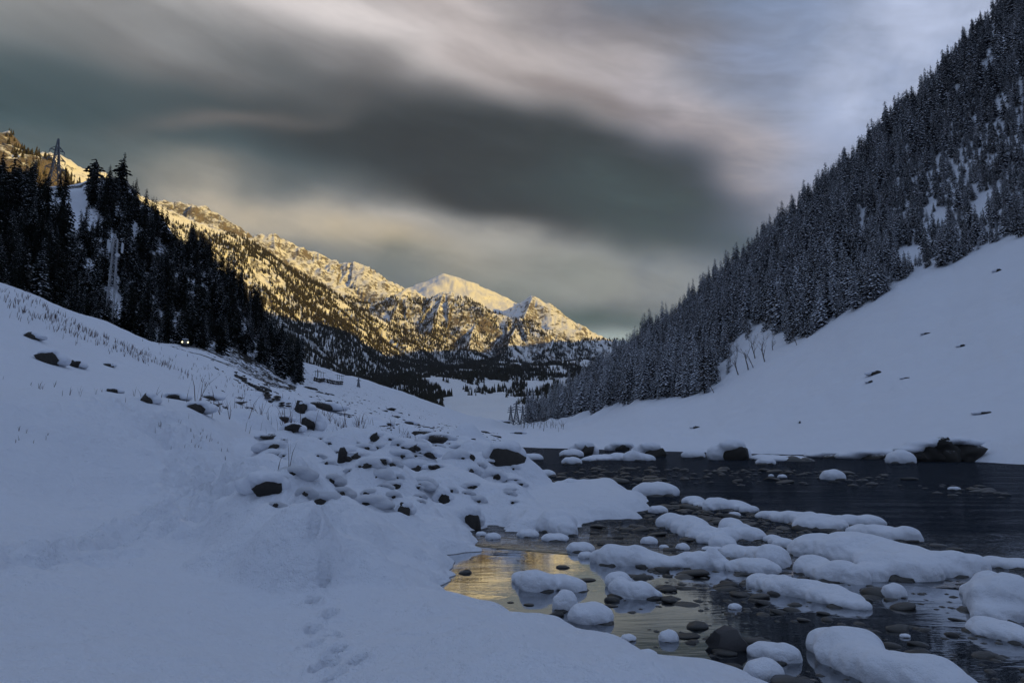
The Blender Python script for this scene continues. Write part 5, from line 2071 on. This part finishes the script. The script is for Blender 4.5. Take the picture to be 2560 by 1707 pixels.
mesh_obj('crossbar', py_mesh('crossbar', V, Fc, M['bark']), None, t)


def hut(label, p, w, d, h, rz):
    t = thing('stone_hut', label, 'hut', p, None, rz)
    def box(name, x0, x1, y0, y1, z0, z1, m):
        V = [(x, y, z_) for z_ in (z0, z1) for x, y in ((x0, y0), (x1, y0), (x1, y1), (x0, y1))]
        return mesh_obj(name, py_mesh(name, V, [(3, 2, 1, 0), (4, 5, 6, 7), (0, 1, 5, 4), (1, 2, 6, 5), (2, 3, 7, 6), (3, 0, 4, 7)], m), None, t)
    box('wall', -w / 2, w / 2, -d / 2, d / 2, -1, h, M['masonry'])
    box('door', -w * .1, w * .08, -d / 2 - .06, -d / 2 - .01, 0, h * .7, M['bark'])
    box('window', w * .2, w * .32, -d / 2 - .05, -d / 2 - .01, h * .35, h * .7, M['glass'])
    V = [(-w * .56, -d * .58, h), (w * .56, -d * .58, h), (w * .56, d * .58, h), (-w * .56, d * .58, h), (-w * .56, 0, h + d * .28), (w * .56, 0, h + d * .28)]
    mesh_obj('roof', py_mesh('roof', V, [(0, 1, 5, 4), (2, 3, 4, 5), (0, 4, 3), (1, 2, 5), (3, 2, 1, 0)], M['cap']), None, t)


for (u, v, r, w, lab) in [(1220, 1047, 520, 9, 'low stone hut left of the far pylons'), (1205, 1046, 500, 7, 'smaller stone hut beside the low stone hut'), (1188, 1044, 480, 8, 'long low hut at the foot of the wooded flank'),
                          (1262, 1048, 560, 8, 'low hut just left of the far pylons'), (1322, 1024, 900, 12, 'snow-roofed shed alone on the far meadow'), (1246, 1046, 540, 6, 'tiny hut between the low huts')]:
    a = P(u, v, r)
    hut(lab, (a[0], a[1], mount_z(a[0], a[1]) if r > 600 else float(ground(a[0], a[1])[0])), w, 5, 1.9, random.uniform(-.3, .3))


# ------------------------------------------------------------------ dead weeds and scattered stones showing through the snow
def weeds(name, label, bands, kind='stuff', mat=None):
    V, Fc = [], []
    for (pix, wid, n, h0, h1, lo, hi) in bands:
        pts = [on_ground(u, v, lo, hi) for u, v in pix]
        pts = [q for q in pts if q]
        A = []
        for i in range(n):
            j = random.randrange(len(pts) - 1)
            c = pts[j].lerp(pts[j + 1], random.random())
            A.append((c.x + random.gauss(0, wid), c.y + random.gauss(0, wid * 1.4)))
        A = np.array(A)
        cl = perlin(A[:, 0] / (wid * 1.2), A[:, 1] / (wid * 1.2), 66)
        A = A[cl > -0.25]
        Z = ground(A[:, 0], A[:, 1])
        for (x, y), z in zip(A, Z):
            for b in range(random.choice([1, 2, 3])):
                h = random.uniform(h0, h1)
                w = h * 0.008 + 0.00018 * math.hypot(x, y)
                dx, dy = random.gauss(0, .28) * h, random.gauss(0, .2) * h
                ang = random.uniform(0, 3.14)
                ca, sa = math.cos(ang) * w, math.sin(ang) * w
                k = len(V)
                V += [(x - ca, y - sa, z - .03), (x + ca, y + sa, z - .03), (x + dx * .4 + ca * .8, y + dy * .4 + sa * .8, z + h * .6), (x + dx * .4 - ca * .8, y + dy * .4 - sa * .8, z + h * .6),
                      (x + dx, y + dy, z + h)]
                Fc += [(k, k + 1, k + 2, k + 3), (k + 3, k + 2, k + 4)]
    tag(mesh_obj(name, py_mesh(name, V, Fc, mat or M['weed'])), label, 'weeds', kind='stuff')


weeds('dry_weeds', 'thin dead reddish weeds poking through the snow of the left bank', [
    ([(0, 765), (60, 785), (130, 800), (200, 828), (280, 862), (350, 890), (420, 915)], 1.6, 560, 0.20, 0.60, 30, 140),
    ([(0, 722), (70, 750), (150, 790)], 2.0, 120, 0.15, 0.5, 30, 140),
    ([(480, 900), (560, 960), (640, 1000)], 3.5, 160, 0.2, 0.6, 30, 200),
    ([(0, 960), (120, 968), (250, 985), (330, 995)], 0.9, 30, 0.10, 0.3, 18, 60),
    ([(690, 1066), (740, 1072), (800, 1066), (860, 1068), (920, 1064), (970, 1076)], 1.8, 420, 0.3, 1.0, 20, 140),
    ([(500, 1070), (600, 1066)], 0.8, 14, 0.1, 0.3, 20, 80),
    ([(70, 1095), (100, 1102)], 0.12, 10, 0.03, 0.10, 5, 30),
    ([(395, 1058), (410, 1062)], 0.1, 8, 0.05, 0.14, 5, 30),
    ([(455, 1100), (540, 1112), (470, 1070)], 0.25, 40, 0.04, 0.12, 5, 40),
    ([(672, 1162), (722, 1168), (735, 1170)], 0.10, 5, 0.2, 0.45, 5, 40)])


def left_slope_flecks():
    """dark stones and turf edges showing through thin snow on the left pasture"""
    n = 2600
    az = RNG.uniform(R(-24), R(-1), n)
    r = np.exp(RNG.uniform(math.log(45), math.log(235), n))
    x, y = r * np.sin(az), r * np.cos(az)
    z, s, rock, bed = ground_full(x, y)
    keep = (fbm(x / 12, y / 9, 3, 611) > 0.16) & (s < -3)
    idx = np.nonzero(keep)[0]
    u, v = project(np.stack([x, y, z], -1))
    L = []
    for i in idx:
        if u[i] > 1290 or v[i] < 840:
            continue
        sz = 0.10 * math.exp(random.gauss(0, 0.6)) * (0.6 + r[i] / 90)
        L.append((sz / r[i], i, sz))
    L.sort(reverse=True)
    for (_, i, sz) in L[:150]:
        o = bpy.data.objects.new('field_stone', ROCKS[i % 6])
        o.location = (x[i], y[i], z[i] + 0.05 * sz)
        o.scale = (sz * random.uniform(1.2, 2.2), sz * random.uniform(.5, .8), sz * random.uniform(.35, .7))
        o.rotation_euler = (random.uniform(-.2, .2), random.uniform(-.2, .5), random.uniform(-.8, .2))
        link(o)
        tag(o, 'dark stone showing through thin snow on the left pasture', 'stone', 'stones scattered over the left pasture')
    vs, fs, k = [], [], 0
    for j, (_, i, sz) in enumerate(L[150:]):
        c, sn = math.cos(j), math.sin(j)
        q = ICO1[0] * (1 + 0.25 * np.sin(ICO1[0] * 4 + j)) * (sz * 1.7, sz * 0.6, sz * 0.5)
        q = np.stack([q[:, 0] * c - q[:, 1] * sn * 0.3 + x[i], q[:, 0] * sn * 0.3 + q[:, 1] * c + y[i], q[:, 2] + z[i]], -1)
        vs.append(q); fs.append(ICO1[1] + k); k += len(ICO1[0])
    if vs:
        tag(mesh_obj('stone_scatter', np_mesh('stone_scatter', np.concatenate(vs), np.concatenate(fs), M['soil'], False)), 'fine scatter of dark stones and turf on the left pasture', 'stones', kind='stuff')


left_slope_flecks()

# ------------------------------------------------------------------ the air
def haze():
    V = [(x, y, z) for z in (-62, 1500) for x, y in ((-6500, -5600), (4600, -5600), (4600, 8200), (-6500, 8200))]
    me = py_mesh('haze', V, [(3, 2, 1, 0), (4, 5, 6, 7), (0, 1, 5, 4), (1, 2, 6, 5), (2, 3, 7, 6), (3, 0, 4, 7)])
    m = bpy.data.materials.new('thin_air')
    m.use_nodes = True
    nt = m.node_tree
    nt.nodes.clear()
    out = nt.nodes.new('ShaderNodeOutputMaterial')
    vol = nt.nodes.new('ShaderNodeVolumePrincipled')
    vol.inputs['Color'].default_value = (0.72, 0.80, 1.0, 1)
    vol.inputs['Density'].default_value = 2.6e-5
    vol.inputs['Anisotropy'].default_value = 0.2
    nt.links.new(vol.outputs[0], out.inputs['Volume'])
    me.materials.append(m)
    o = mesh_obj('haze', me)
    tag(o, 'thin bluish valley air', 'haze', kind='stuff')


haze()
